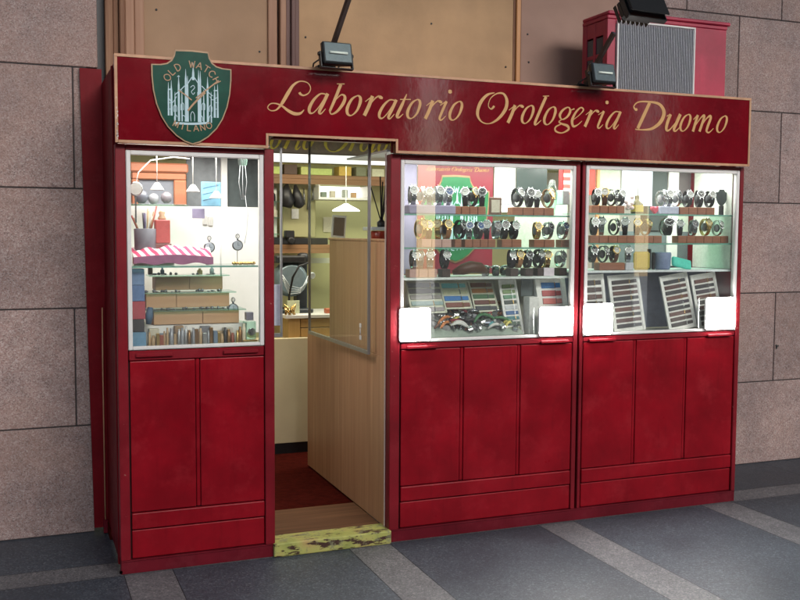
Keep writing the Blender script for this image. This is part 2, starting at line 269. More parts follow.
def granite(name, base, specks, rough=.62, island=.16, scale=1, grime=True):
    m, nt, p = nodes(name)
    v = coords(nt)
    vo = nt.nodes.new('ShaderNodeTexVoronoi'); vo.inputs['Scale'].default_value = 190*scale; link(nt, v, vo.inputs['Vector'])
    vo2 = nt.nodes.new('ShaderNodeTexVoronoi'); vo2.inputs['Scale'].default_value = 120*scale; link(nt, v, vo2.inputs['Vector'])
    sep = nt.nodes.new('ShaderNodeSeparateColor'); link(nt, vo.outputs['Color'], sep.inputs['Color'])
    sep2 = nt.nodes.new('ShaderNodeSeparateColor'); link(nt, vo2.outputs['Color'], sep2.inputs['Color'])
    col = ramp(nt, sep.outputs['Red'], [(0, specks[0]), (.22, specks[1]), (.5, base), (.78, specks[2]), (1, specks[3])])
    nt.nodes[-1].color_ramp.interpolation = 'LINEAR'
    col = mix(nt, col, specks[1], ramp(nt, sep2.outputs['Green'], [(.72, (0, 0, 0)), (.8, (.55, .55, .55))]))
    if island:
        g = nt.nodes.new('ShaderNodeNewGeometry')
        rr = nt.nodes.new('ShaderNodeMapRange'); rr.inputs['To Min'].default_value = 1-island; rr.inputs['To Max'].default_value = 1+island
        link(nt, g.outputs['Random Per Island'], rr.inputs['Value'])
        hs = nt.nodes.new('ShaderNodeHueSaturation'); link(nt, rr.outputs['Result'], hs.inputs['Value']); link(nt, col, hs.inputs['Color'])
        col = hs.outputs['Color']
    big = noise(nt, v, 2.2, 6, .6)
    col = mix(nt, col, ramp(nt, big, [(.28, (.66, .66, .69)), (.72, (1.18, 1.14, 1.12))]), 1, 'MULTIPLY')
    med = noise(nt, v, 16, 5, .65)
    col = mix(nt, col, ramp(nt, med, [(.3, (.84, .84, .84)), (.7, (1.1, 1.1, 1.1))]), 1, 'MULTIPLY')
    if grime:
        rs = noise(nt, v, 1.1, 5, .6)
        col = mix(nt, col, tuple(c*k for c, k in zip(base, (.74, .6, .52))), ramp(nt, rs, [(.5, (0, 0, 0)), (.72, (.62, .62, .62))]))
        st = noise(nt, v, 5, 7, .7)
        col = mix(nt, col, tuple(c*.45 for c in base), ramp(nt, st, [(.6, (0, 0, 0)), (.85, (.6, .6, .6))]))
    link(nt, col, p.inputs['Base Color'])
    rr2 = nt.nodes.new('ShaderNodeMapRange'); rr2.inputs['To Min'].default_value = rough-.14; rr2.inputs['To Max'].default_value = rough+.12
    link(nt, big, rr2.inputs['Value']); link(nt, rr2.outputs['Result'], p.inputs['Roughness'])
    bump(nt, p, sep.outputs['Red'], .12, .003)
    p.inputs['Specular IOR Level'].default_value = .3
    return m

def flat(name, col, rough=.5, metal=0, spec=.5):
    m, nt, p = nodes(name)
    v = coords(nt)
    f = noise(nt, v, 60, 3)
    link(nt, ramp(nt, f, [(.3, tuple(c*.9 for c in col)), (.7, tuple(min(1, c*1.08) for c in col))]), p.inputs['Base Color'])
    p.inputs['Roughness'].default_value = rough; p.inputs['Metallic'].default_value = metal
    p.inputs['Specular IOR Level'].default_value = spec
    return m

def emit(name, col, strength):
    m = bpy.data.materials.new(name); m.use_nodes = True
    nt = m.node_tree; nt.nodes.clear()
    e = nt.nodes.new('ShaderNodeEmission'); e.inputs['Color'].default_value = (*col, 1); e.inputs['Strength'].default_value = strength
    o = nt.nodes.new('ShaderNodeOutputMaterial'); link(nt, e.outputs[0], o.inputs['Surface'])
    return m

def glass(name, tint=(1, 1, 1), refl=1.0, rough=.0, dirt=0.0):
    """thin pane: clear transmission plus fresnel reflection, faint grime"""
    m = bpy.data.materials.new(name); m.use_nodes = True
    nt = m.node_tree; nt.nodes.clear()
    t = nt.nodes.new('ShaderNodeBsdfTransparent'); t.inputs['Color'].default_value = (*tint, 1)
    g = nt.nodes.new('ShaderNodeBsdfGlossy'); g.inputs['Roughness'].default_value = rough
    f = nt.nodes.new('ShaderNodeFresnel'); gm = nt.nodes.new('ShaderNodeNewGeometry')
    ir = nt.nodes.new('ShaderNodeMapRange'); ir.inputs['To Min'].default_value = 1.5; ir.inputs['To Max'].default_value = 1/1.5
    link(nt, gm.outputs['Backfacing'], ir.inputs['Value']); link(nt, ir.outputs['Result'], f.inputs['IOR'])
    mu = nt.nodes.new('ShaderNodeMath'); mu.operation = 'MULTIPLY'; mu.inputs[1].default_value = refl; link(nt, f.outputs[0], mu.inputs[0])
    s = nt.nodes.new('ShaderNodeMixShader'); link(nt, mu.outputs[0], s.inputs[0]); link(nt, t.outputs[0], s.inputs[1]); link(nt, g.outputs[0], s.inputs[2])
    out = s.outputs[0]
    if dirt:
        d = nt.nodes.new('ShaderNodeBsdfDiffuse'); d.inputs['Color'].default_value = (.7, .7, .7, 1)
        n = noise(nt, coords(nt), 3, 6, .65)
        m2 = nt.nodes.new('ShaderNodeMapRange'); m2.inputs['From Min'].default_value = .3; m2.inputs['From Max'].default_value = .8
        m2.inputs['To Min'].default_value = 0; m2.inputs['To Max'].default_value = dirt; link(nt, n, m2.inputs['Value'])
        s2 = nt.nodes.new('ShaderNodeMixShader'); link(nt, m2.outputs[0], s2.inputs[0]); link(nt, out, s2.inputs[1]); link(nt, d.outputs[0], s2.inputs[2])
        out = s2.outputs[0]
    o = nt.nodes.new('ShaderNodeOutputMaterial'); link(nt, out, o.inputs['Surface'])
    return m

M = {}
M['stone'] = granite('pink granite', (.305, .23, .212), [(.15, .113, .108), (.268, .174, .156), (.325, .254, .236), (.405, .345, .326)], .62, .13)
M['refl_wall'] = granite('street pier stone', (.10, .08, .075), [(.04, .03, .03), (.08, .055, .05), (.12, .095, .09), (.16, .14, .13)], .7, .1)  # stone of the unseen added wall, kept dark for the sign's reflections
M['joint'] = flat('dark joint', (.035, .03, .03), .9)
M['slab'] = granite('blue grey slab', (.046, .058, .074), [(.026, .033, .043), (.038, .049, .063), (.056, .069, .086), (.10, .115, .13)], .5, .14, .8, False)
M['band'] = granite('pale slab band', (.125, .128, .136), [(.07, .072, .078), (.10, .103, .11), (.145, .147, .153), (.20, .202, .207)], .55, .06, .8, False)
M['red'] = red_paint('red gloss paint', (.212, .004, .010), .3, .075, (.055, .006, .008), spec=.15)
M['redpost'] = red_paint('red post paint', (.17, .0045, .011), .36, .085, (.28, .12, .10), spec=.3)
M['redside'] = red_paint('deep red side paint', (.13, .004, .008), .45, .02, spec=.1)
M['plinth'] = red_paint('scuffed maroon plinth', (.12, .007, .014), .5, .05, (.17, .07, .07), spec=.12)
M['gap'] = flat('dark red gap', (.02, .002, .003), .8)
M['sign'] = red_paint('maroon sign enamel', (.135, .0007, .0055), .10, -.1, spec=.7, rv=(.02, .05))
M['trim'] = paint('tan sign trim', (.42, .22, .12), .5, .2, 14)
M['letter'] = paint('peach lettering', (.47, .245, .08), .5, .08, 18)
M['green'] = paint('dark green crest', (.004, .052, .034), .35, .25, 10, spec=.14)
M['cath'] = paint('pale blue crest drawing', (.36, .5, .55), .5, .1, 20)
M['gold'] = paint('dull gold crest paint', (.33, .2, .1), .45, .15, 20)
M['alu'] = paint('white aluminium', (.62, .6, .58), .38, .06, 8, .0)
M['alud'] = paint('grey aluminium', (.30, .30, .30), .35, .08, 8, .7)
M['pane'] = glass('window pane', (.97, .985, .975), 1.7, 0, .05)
M['leaf'] = glass('door pane', (.95, .98, .965), .22, 0, .02)
M['shelfglass'] = glass('green shelf glass', (.72, .9, .82), 1.0, 0, .12)
M['edge'] = flat('glass edge green', (.16, .36, .29), .15)
M['board'] = paint('beige hoarding board', (.45, .28, .15), .8, .2, 2.2, 0, .16, 60)
M['boardl'] = paint('brownish hoarding board', (.36, .225, .135), .8, .12, 3, 0, .12, 60)
M['boardp'] = paint('purplish brown hoarding board', (.32, .20, .155), .8, .12, 3, 0, .12, 60)
M['frame'] = wood('pale frame wood', (.30, .155, .095), (.44, .26, .17), 1, .6)
M['oldframe'] = wood('rough red brown frame wood', (.14, .055, .035), (.34, .2, .12), 1.4, .75)
M['mould'] = wood('purple brown moulding', (.12, .065, .058), (.22, .13, .11), 1, .6)
M['strip'] = wood('orange wood strip', (.48, .22, .09), (.62, .34, .16), 1, .5)
M['dark'] = flat('near black', (.012, .012, .014), .45)
M['black'] = flat('black metal', (.010, .011, .012), .38, .2)
M['rubber'] = flat('black leather', (.012, .011, .011), .5)
M['wood'] = wood('grey brown laminate', (.36, .17, .085), (.58, .335, .19), 1.1, .4)
M['desk'] = wood('yellow desk wood', (.36, .21, .07), (.52, .33, .13), 1, .45)
M['shelfwood'] = wood('brown shelf wood', (.2, .1, .045), (.36, .2, .1), 1, .5, 'X')
M['cream'] = paint('cream panel', (.66, .57, .36), .5, .06, 4)
M['lime'] = paint('pale green wall', (.55, .54, .27), .7, .06, 3)
M['olive'] = paint('green beige cupboard', (.36, .34, .17), .6, .1, 3)
M['carpet'] = paint('dark red carpet', (.05, .006, .004), .95, .3, 30, 0, .3, 180, spec=.02)
M['sill'] = wood('worn brown sill wood', (.085, .038, .02), (.19, .095, .05), 1, .6, 'X', .1)
M['ceil'] = paint('grey brown ceiling', (.34, .30, .24), .8, .1, 4)
M['white'] = paint('white panel', (.8, .78, .74), .5, .03, 5)
M['paper'] = flat('white paper', (.82, .82, .78), .8)
M['steel'] = flat('polished steel', (.5, .51, .52), .22, 1)
M['steeld'] = flat('dark steel', (.22, .23, .25), .3, .9)
M['brass'] = flat('gold plated metal', (.72, .5, .2), .25, 1)
M['dialw'] = flat('white dial', (.56, .56, .53), .35)
M['dialb'] = flat('black dial', (.012, .013, .016), .25)
M['diall'] = flat('blue dial', (.03, .08, .22), .25)
M['dialc'] = flat('cream dial', (.6, .5, .3), .4)
M['tan'] = flat('tan leather', (.28, .13, .05), .55)
M['brown'] = flat('brown leather', (.09, .035, .018), .5)
M['block'] = wood('reddish block wood', (.22, .08, .045), (.38, .17, .10), 3, .5, 'X')
M['blockp'] = wood('pinkish block wood', (.5, .3, .25), (.62, .42, .36), 3, .5, 'X')
M['lilac'] = paint('lilac cloth', (.33, .3, .42), .8, .12, 10)
M['bluegrey'] = paint('blue grey cloth', (.20, .24, .34), .85, .15, 20)
M['ivory'] = paint('ivory card', (.62, .64, .50), .6, .08, 8)
M['pinkstripe'] = None

def yellow_paint():
    m, nt, p = nodes('chipped yellow step paint')
    v = coords(nt)
    y = ramp(nt, noise(nt, v, 7, 5), [(.3, (.27, .30, .07)), (.5, (.42, .41, .11)), (.7, (.44, .31, .11))])
    n1 = noise(nt, v, 19, 8, .75)
    mp = nt.nodes.new('ShaderNodeMapping'); mp.inputs['Scale'].default_value = (3, 9, 12); link(nt, v, mp.inputs['Vector'])
    n2 = noise(nt, mp.outputs['Vector'], 3, 7, .7)
    col = mix(nt, y, (.055, .02, .012), ramp(nt, n2, [(.52, (0, 0, 0)), (.56, (1, 1, 1))]))
    col = mix(nt, col, (.22, .22, .12), ramp(nt, n1, [(.53, (0, 0, 0)), (.60, (.8, .8, .8))]))
    link(nt, col, p.inputs['Base Color']); p.inputs['Roughness'].default_value = .6
    bump(nt, p, n1, .5, .006)
    return m
M['yellow'] = yellow_paint()

def stripes(name, a, b, scale, rot=0, rough=.8):
    m, nt, p = nodes(name)
    v = coords(nt)
    mp = nt.nodes.new('ShaderNodeMapping'); mp.inputs['Rotation'].default_value = (0, rot, 0); link(nt, v, mp.inputs['Vector'])
    w = nt.nodes.new('ShaderNodeTexWave'); w.inputs['Scale'].default_value = scale; w.inputs['Distortion'].default_value = 1.2
    w.inputs['Detail'].default_value = 1; link(nt, mp.outputs['Vector'], w.inputs['Vector'])
    link(nt, ramp(nt, w.outputs['Fac'], [(.42, a), (.58, b)]), p.inputs['Base Color']); p.inputs['Roughness'].default_value = rough
    return m
M['pinkstripe'] = stripes('pink and white striped cloth', (.62, .06, .16), (.82, .72, .72), 9, R(35))
_cc = {}
def C(col, rough=.5, metal=0):
    k = (tuple(round(c, 3) for c in col), rough, metal)
    if k not in _cc: _cc[k] = flat('colour %d' % len(_cc), col, rough, metal)
    return _cc[k]
M['lamp'] = emit('white lamp face', (1, .98, .93), 110)
M['tube'] = emit('fluorescent tube', (1, .97, .88), 5)
M['bulb'] = emit('warm lamp shade glow', (1, .97, .9), 5)
# ------------------------------------------------------------------ setting
def pavement():
    mb = MB()
    def cuts(a, b, ms):
        out = [a]
        for lo, hi in ms:
            if lo > a and hi < b: out += [lo, hi]
        return sorted(out+[b])
    pitch = 1.1
    bx = [(.0155+pitch*k, .238+pitch*k) for k in range(-22, 26)]
    by = [(-.012-1.75*k, .183-1.75*k) for k in range(0, 15)][::-1]
    xs = cuts(-24, 28, bx); ys = cuts(-26, .735, by)
    # slabs are laid as separate stones with a hairline joint
    for i in range(len(xs)-1):
        for j in range(len(ys)-1):
            x0, x1, y0, y1 = xs[i], xs[i+1], ys[j], ys[j+1]
            xm, ym = (x0+x1)/2, (y0+y1)/2
            band = any(a <= xm <= b for a, b in bx) and y1 < .15 or any(a <= ym <= b for a, b in by)
            g = .0015
            mb.quad([(x0+g, y0+g, 0), (x1-g, y0+g, 0), (x1-g, y1-g, 0), (x0+g, y1-g, 0)], 1 if band else 0)
    mb.quad([(-24, -26, -.004), (28, -26, -.004), (28, .735, -.004), (-24, .735, -.004)], 2)
    tag(mb.build('pavement', [M['slab'], M['band'], M['joint']]), kind='structure')
pavement()

DW = .72
CZ = [0, .576, 1.196, 1.817, 2.438, 3.06, 3.68]
def stone_wall(name, x0, x1, joints, label, edge_low=None):
    """large granite blocks in courses, thin dark joints between them"""
    mb = MB()
    for c in range(6):
        z0, z1 = CZ[c], CZ[c+1]
        xe = x1 if edge_low is None or c >= 4 else edge_low
        js = [x0]+[j for j in sorted(joints[c]) if x0+.05 < j < xe-.03]+[xe]
        for a, b in zip(js, js[1:]):
            g = .0035
            mb.box(a+g, b-g, DW, DW+.16, z0+g, z1-g, .003)
    mb.box(x0, (x1 if edge_low is None else min(x1, edge_low))-.006, DW+.006, DW+.2, 0, CZ[-1], 0, 1)
    if edge_low is not None: pass
    return solo(name, mb, [M['stone'], M['joint']], label, 'wall')
jl = [[-.9, -2.1, -3.3, -4.5], [-.146, -1.35, -2.6, -3.9], [-.8, -2.0, -3.2, -4.4], [-.135, -1.35, -2.6, -3.9], [-1.0, -2.2, -3.4, -4.6], [-.4, -1.6, -2.8, -4]]
stone_wall('stone_wall', -5.6, -.008, jl, 'speckled pinkish granite block wall left of the red shop front', -.06)
jr = [[5.2, 6.4, 7.6], [4.50, 5.7, 6.9], [5.1, 6.3, 7.5], [4.5, 5.7, 6.9], [4.116, 5.3, 6.5], [3.683, 4.473, 5.7, 6.9]]
stone_wall('stone_wall', 3.50, 8.6, jr, 'speckled granite block wall on the far right beside the shop front')

# unseen arcade slab overhead, and a street wall shaped to block light and darken reflections
mb = MB()
mb.box(-16, 22, -7.2, .9, ARC_Z, ARC_Z+.4)
tag(mb.build('arcade_ceiling', [paint('arcade plaster', (.42, .38, .34), .8, .08, 1)]), kind='structure')
mb = MB()
for a, b in LOW: mb.box(a, b, -7.2, -6.4, 0, 4.2)
for a, b in HIGH: mb.box(a+.002, b-.002, -7.19, -6.41, 4.202, ARC_Z-.5)
mb.box(-16, 22, -7.2, -6.4, ARC_Z-.498, ARC_Z-.002)
tag(mb.build('reflection_wall', [M['refl_wall']]), kind='structure')

mb = MB(); mb.prism([(4.515, .80), (4.523, .80), (4.527, .815), (4.538, .82), (4.535, .828), (4.522, .824), (4.516, .832), (4.510, .828), (4.516, .815)], .7145, .7195)
solo('paint_mark', mb, [M['dark']], 'small black scribbled mark on the granite wall right of the shop', 'mark')

# boarded opening above the shop
root = thing('window_boarding', 'beige boarded window opening with wooden frames above the red sign', 'boarding', (1.75, .8, 2.3))
y = .80
B0, B1 = 2.3, 3.66
MB().box(.235, .905, y, y+.02, B0, B1).build('board', M['boardl'], root, 'browner board at the left end')
MB().box(1.088, 2.447, y, y+.02, B0, B1).build('board', M['board'], root)
MB().box(2.505, 3.50, y, y+.02, B0, B1).build('board', M['boardp'], root, 'purplish brown board right of the orange strip')
mb = MB()
mb.box(.033, .072, y-.045, y+.03, B0, B1, .004); mb.box(.075, .102, y-.02, y+.03, B0, B1, .003); mb.box(.104, .132, y-.06, y+.03, B0, B1, .006)
mb.build('jamb', M['oldframe'], root, 'weathered reddish jamb with peeling paint')
mb = MB(); mb.box(.135, .182, y-.03, y+.03, B0, B1, .004); mb.box(.184, .234, y-.018, y+.03, B0, B1, .004)
mb.build('frame', M['frame'], root)
mb = MB(); mb.box(.906, .957, y-.02, y+.03, B0, B1, .004); mb.box(.972, 1.006, y-.03, y+.03, B0, B1, .004)
mb.build('mullion', M['frame'], root)
mb = MB(); mb.box(1.008, 1.034, y-.012, y+.03, B0, B1, .003); mb.box(1.036, 1.058, y-.034, y+.03, B0, B1, .003); mb.box(1.060, 1.084, y-.018, y+.03, B0, B1, .003)
mb.build('moulding', M['mould'], root)
mb = MB(); mb.box(2.448, 2.462, y-.004, y+.03, B0, B1, .002); mb.box(2.491, 2.504, y-.004, y+.03, B0, B1, .002)
mb.build('moulding', M['oldframe'], root)
MB().box(2.463, 2.490, y-.022, y+.03, B0, B1, .003).build('mullion', M['strip'], root, 'bright orange wooden strip')
MB().box(-.02, 3.52, y+.032, y+.09, B0, B1).build('backing', M['dark'], root)

for x, z in ((1.125, 2.70), (1.9, 2.84), (2.40, 2.62), (.30, 2.78), (.86, 2.60), (2.56, 2.66), (2.55, 2.83)):
    MB().lathe([(.006, -.001), (.006, .002), (.003, .003)], (x, .799, z), 8, 0, None, 'Y').build('nail', M['dark'], root)
solo('paper_scrap', MB().prism([(-.005, .0002), (.011, .001), (.008, .006), (-.003, .004)], -.01, .006, 0, Matrix.Translation((-.62, .06, .0005))), M['paper'], 'tiny white paper scrap on the pale strip at the far left of the pavement', 'litter')
# ------------------------------------------------------------------ kiosk
kiosk = thing('watch_shop', 'dark red wooden watch shop front with three lit windows and open doorway', 'shop', (1.78, .36, 0))
K = kiosk
def kb(name, boxes, m, bev=.003, label=None, seg=1):
    mb = MB()
    for b in boxes: mb.box(*b, bev, 0, None, seg)
    return mb.build(name, m, K, label)
# plinth, with a ledge
for x0, x1 in ((.004, .735), (1.337, 3.5628)):
    kb('plinth', [(x0, x1, 0, .05, 0, .058), (x0, x1, -.004, .05, .0585, .064)], M['plinth'], .002)
# posts
for x0, x1, lab in ((.003, .048, 0), (.690, .737, 0), (1.3385, 1.392, 0), (2.4225, 2.4495, 0), (2.4640, 2.4835, 0), (3.5345, 3.5625, 0)):
    kb('post', [(x0, x1, -.003 if x1 < 2.4 or x0 > 3.5 else .002, .06, .0645, 1.9935)], M['redpost'], .003)
for q in ((.049, .689, .024, .04, .065, 1.045), (1.393, 2.4215, .024, .04, .065, 1.035), (2.484, 3.534, .024, .04, .065, 1.035), (2.45, 2.4635, .03, .05, .065, 1.99)): kb('backing', [q], M['gap'], 0)
# lower panels
units = [(.052, .687, [.367], 1.049), (1.400, 2.419, [1.750, 2.089], 1.034), (2.488, 3.531, [2.833, 3.183], 1.032)]
for x0, x1, js, zt in units:
    xs = [x0]+js+[x1]
    for i in range(len(xs)-1):
        a = xs[i]+(.0 if i == 0 else .0115); b = xs[i+1]-(.0 if i == len(xs)-2 else .0115)
        if i == 0: a += .004
        kb('panel', [(a, b, .0075, .022, .288, .998)], M['red'], .004, seg=2)
    for j in js: kb('stile', [(j-.009, j+.009, .0105, .022, .289, .998)], M['red'], .003)
    kb('rail', [(x0+.004, x1, .003, .022, .207, .284)], M['red'], .005, seg=2)
    kb('kick_board', [(x0+.004, x1, .009, .022, .068, .2015)], M['red'], .004, seg=2)
    kb('rail', [(x0, x1, .002, .022, 1.0015, zt-.002)], M['redpost'], .004)
    w = x1-x0
    for hx in ((x0+.03, x0+.205), (x1-.205, x1-.03)):
        if w < .8: hx = (hx[0], hx[0]+.17) if hx[0] < x0+.1 else (hx[1]-.17, hx[1])
        kb('handle', [(hx[0], hx[1], -.013, .002, zt-.032, zt-.014)], M['redpost'], .004)
# lintel over windows
kb('lintel', [(.049, .6885, .0, .05, 1.968, 1.9925)], M['redpost'], .002)
kb('lintel', [(1.393, 2.4215, .0, .05, 1.968, 1.9925)], M['redpost'], .002)
kb('lintel', [(2.4845, 3.5335, .0, .05, 1.974, 1.9925)], M['redpost'], .002)
# window frames and panes
for x0, x1, z0, z1 in ((.0505, .6865, 1.051, 1.9665), (1.394, 2.4205, 1.036, 1.9665), (2.485, 3.533, 1.034, 1.9725)):
    t = .020
    mb = MB()
    for b in ((x0, x0+t, -.002, .03, z0, z1), (x1-t, x1, -.002, .03, z0, z1), (x0+t+.0003, x1-t-.0003, -.002, .03, z0, z0+t*.8), (x0+t+.0003, x1-t-.0003, -.002, .03, z1-t, z1)):
        mb.box(*b, .003)
    wf = mb.build('window_frame', M['alu'], K)
    MB().box(x0+t-.004, x1-t+.004, .011, .0125, z0+t*.8-.003, z1-t+.004).build('pane', M['pane'], wf)
# side cheeks, roof, soffit
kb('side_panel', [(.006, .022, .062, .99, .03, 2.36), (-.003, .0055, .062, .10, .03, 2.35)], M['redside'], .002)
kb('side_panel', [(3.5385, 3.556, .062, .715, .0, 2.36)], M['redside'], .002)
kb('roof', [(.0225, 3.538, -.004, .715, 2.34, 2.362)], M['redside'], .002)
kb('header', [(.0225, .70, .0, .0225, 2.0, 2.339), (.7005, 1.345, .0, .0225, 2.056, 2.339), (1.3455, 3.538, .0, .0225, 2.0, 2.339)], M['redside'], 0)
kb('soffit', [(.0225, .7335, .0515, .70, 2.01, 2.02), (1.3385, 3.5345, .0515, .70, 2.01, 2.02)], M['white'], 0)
kb('display_floor', [(.05, .70, .0415, .62, 1.03, 1.048), (1.394, 3.534, .0415, .50, 1.015, 1.032)], M['ivory'], 0)
# filler board beside the kiosk on the wall
mb = MB(); mb.prism([(-.066, .03), (.0055, .03), (.0055, 2.43), (-.102, 2.43), (-.086, 1.2)], .69, .716, 0)
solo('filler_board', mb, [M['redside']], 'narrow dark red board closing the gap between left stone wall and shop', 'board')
mb = MB(); mb.tube([(-.012, .672, .07), (-.013, .672, .9), (-.011, .672, 1.2)], .0035, 8); mb.box(-.022, .0, .655, .688, .005, .075, .003, 1)
solo('cable', mb, [M['trim'], M['plinth']], 'thin pale cable running down beside the left side of shop front', 'cable')
# doorway
kb('door_head', [(.738, 1.3375, .004, .06, 2.046, 2.0555)], M['redpost'], .001)
kb('sill', [(.738, 1.336, .121, .55, .0, .066)], M['sill'], .002)
mb = MB(); mb.box(.728, 1.345, -.022, .1205, 0, .069, .006, 0, None, 2)
mb.build('doorstep', M['yellow'], K, 'chipped yellow painted doorstep')
# trim on the left door reveal: sliding glass edge
# ------------------------------------------------------------------ sign
sign = thing('shop_sign', 'long maroon sign board with peach script lettering and tan edging', 'sign', (1.78, -.03, 1.995))
X0, X1, ZB, ZT, N0, N1, NZ = .0016, 3.5576, 1.995, 2.387, .700, 1.347, 2.052
mb = MB(); mb.prism([(X0, ZB), (N0, ZB), (N0, NZ), (N1, NZ), (N1, ZB), (X1, ZB), (X1, ZT), (X0, ZT)], -.046, -.0065)
mb.build('board', M['sign'], sign)
t = .0125
mb = MB()
for x0, x1, z0, z1 in ((X0-.001, X1+.001, ZT-t, ZT+.001), (X0-.001, X0+t, ZB, ZT-t-.0003), (X1-t, X1+.001, ZB, ZT-t-.0003),
                       (X0+t+.0003, N0-t-.0003, ZB-.001, ZB+t), (N0-t, N0, ZB-.001, NZ+t), (N0+.0003, N1-.0003, NZ, NZ+t), (N1, N1+t, ZB-.001, NZ+t), (N1+t+.0003, X1-t-.0003, ZB-.001, ZB+t)):
    mb.box(x0, x1, -.0495, -.0458, z0, z1, .0012)
mb.build('edging', M['trim'], sign)
mb = MB()
for i, s in enumerate(SCRIPT): mb.ribbon([(x, z, w*.82) for x, z, w in s], -.0466-.0004*(i % 5))
mb.build('lettering', M['letter'], sign)

mb = MB()
for k in range(26):
    z = 2.0+abs(random.gauss(0, .075)); h = random.uniform(.003, .014); w0 = random.uniform(.002, .006); x = X0+.003+random.random()*.007
    mb.prism([(x, z), (x+w0, z+h*.2), (x+w0*.8, z+h), (x-.001, z+h*.7)], -.0500, -.0496)
mb.build('worn_patch', C((.55, .46, .42), .7), sign)
# crest
crest = thing('crest_sign', 'green shield sign with pale cathedral drawing at the left end of the red sign', 'sign', (.342, -.055, 2.0))
half = [(0, 2.424), (.074, 2.421), (.079, 2.398), (.092, 2.374), (.113, 2.359), (.142, 2.352), (.1815, 2.350), (.181, 2.300), (.175, 2.235), (.162, 2.175), (.140, 2.118), (.112, 2.073), (.072, 2.033), (.035, 2.009), (0, 1.997)]
def full(k): return [(.342+x*k, 2.2+(z-2.2)*k) for x, z in half]+[(.342-x*k, 2.2+(z-2.2)*k) for x, z in half[-2:0:-1]]
mb = MB(); mb.prism(full(1.0), -.0580, -.0500); mb.build('rim', M['gold'], crest)
mb = MB(); mb.prism(full(.968), -.0600, -.0582); mb.build('shield', M['green'], crest)
mb = MB()
for i, s in enumerate(CATH): mb.ribbon(s, -.0606-.00012*(i % 9), 0, 4, 1, .342, 2.2)
mb.build('cathedral_drawing', M['cath'], crest)
mb = MB()
for i, s in enumerate(HANDS): mb.ribbon(s, -.0622-.0002*i, 0, 4, 1, .342, 2.2)
mb.build('clock_hands', M['gold'], crest)

CAPS = {'O': [[(.5, 1), (.12, .8), (0, .5), (.12, .2), (.5, 0), (.88, .2), (1, .5), (.88, .8), (.5, 1)]], 'L': [[(.15, 1), (.15, 0)], [(.15, .03), (.85, .03)]],
        'D': [[(.12, 1), (.12, 0)], [(.12, .98), (.5, .97), (.85, .75), (.92, .5), (.85, .25), (.5, .03), (.12, .02)]],
        'W': [[(0, 1), (.28, 0)], [(.28, 0), (.5, .8)], [(.5, .8), (.72, 0)], [(.72, 0), (1, 1)]], 'A': [[(.02, 0), (.5, 1)], [(.5, 1), (.98, 0)], [(.22, .36), (.78, .36)]],
        'T': [[(.5, 0), (.5, 1)], [(.02, .97), (.98, .97)]], 'C': [[(.9, .8), (.5, 1), (.12, .8), (0, .5), (.12, .2), (.5, 0), (.9, .2)]],
        'H': [[(.1, 0), (.1, 1)], [(.9, 0), (.9, 1)], [(.1, .5), (.9, .5)]], 'M': [[(.05, 0), (.12, 1)], [(.12, 1), (.5, .15)], [(.5, .15), (.88, 1)], [(.88, 1), (.95, 0)]],
        'I': [[(.5, 0), (.5, 1)]], 'N': [[(.1, 0), (.1, 1)], [(.1, 1), (.9, 0)], [(.9, 0), (.9, 1)]]}
def arc_text(mb, txt, cx, cz, rad, a0, a1, h, y, w=.0035, wd=.7, inside=False):
    n = len(txt)
    for i, ch in enumerate(txt):
        if ch == ' ': continue
        a = R(a0+(a1-a0)*i/(n-1))
        up = Vector((math.sin(a), math.cos(a))) * (-1 if inside else 1)
        rt = Vector((math.cos(a), -math.sin(a))) * (-1 if inside else 1)
        base = Vector((cx, cz))+Vector((math.sin(a), math.cos(a)))*rad
        wid = h*wd*(.35 if ch == 'I' else 1)
        for q, st in enumerate(CAPS[ch]):
            pts = []
            for u, v in st:
                p = base+rt*(u-.5)*wid+up*v*h
                pts.append((p.x, p.y, w))
            mb.ribbon(pts, y-.00035*q, 0, 4)
mb = MB()
arc_text(mb, 'OLD WATCH', .342, 2.232, .112, -61, 61, .031, -.0632, .0042, .85)
mb.build('lettering', M['gold'], crest)
mb = MB()
arc_text(mb, 'MILANO', .342, 2.262, .205, 203, 157, .028, -.0632, .0042, .85, True)
mb.build('lettering', M['gold'], crest)

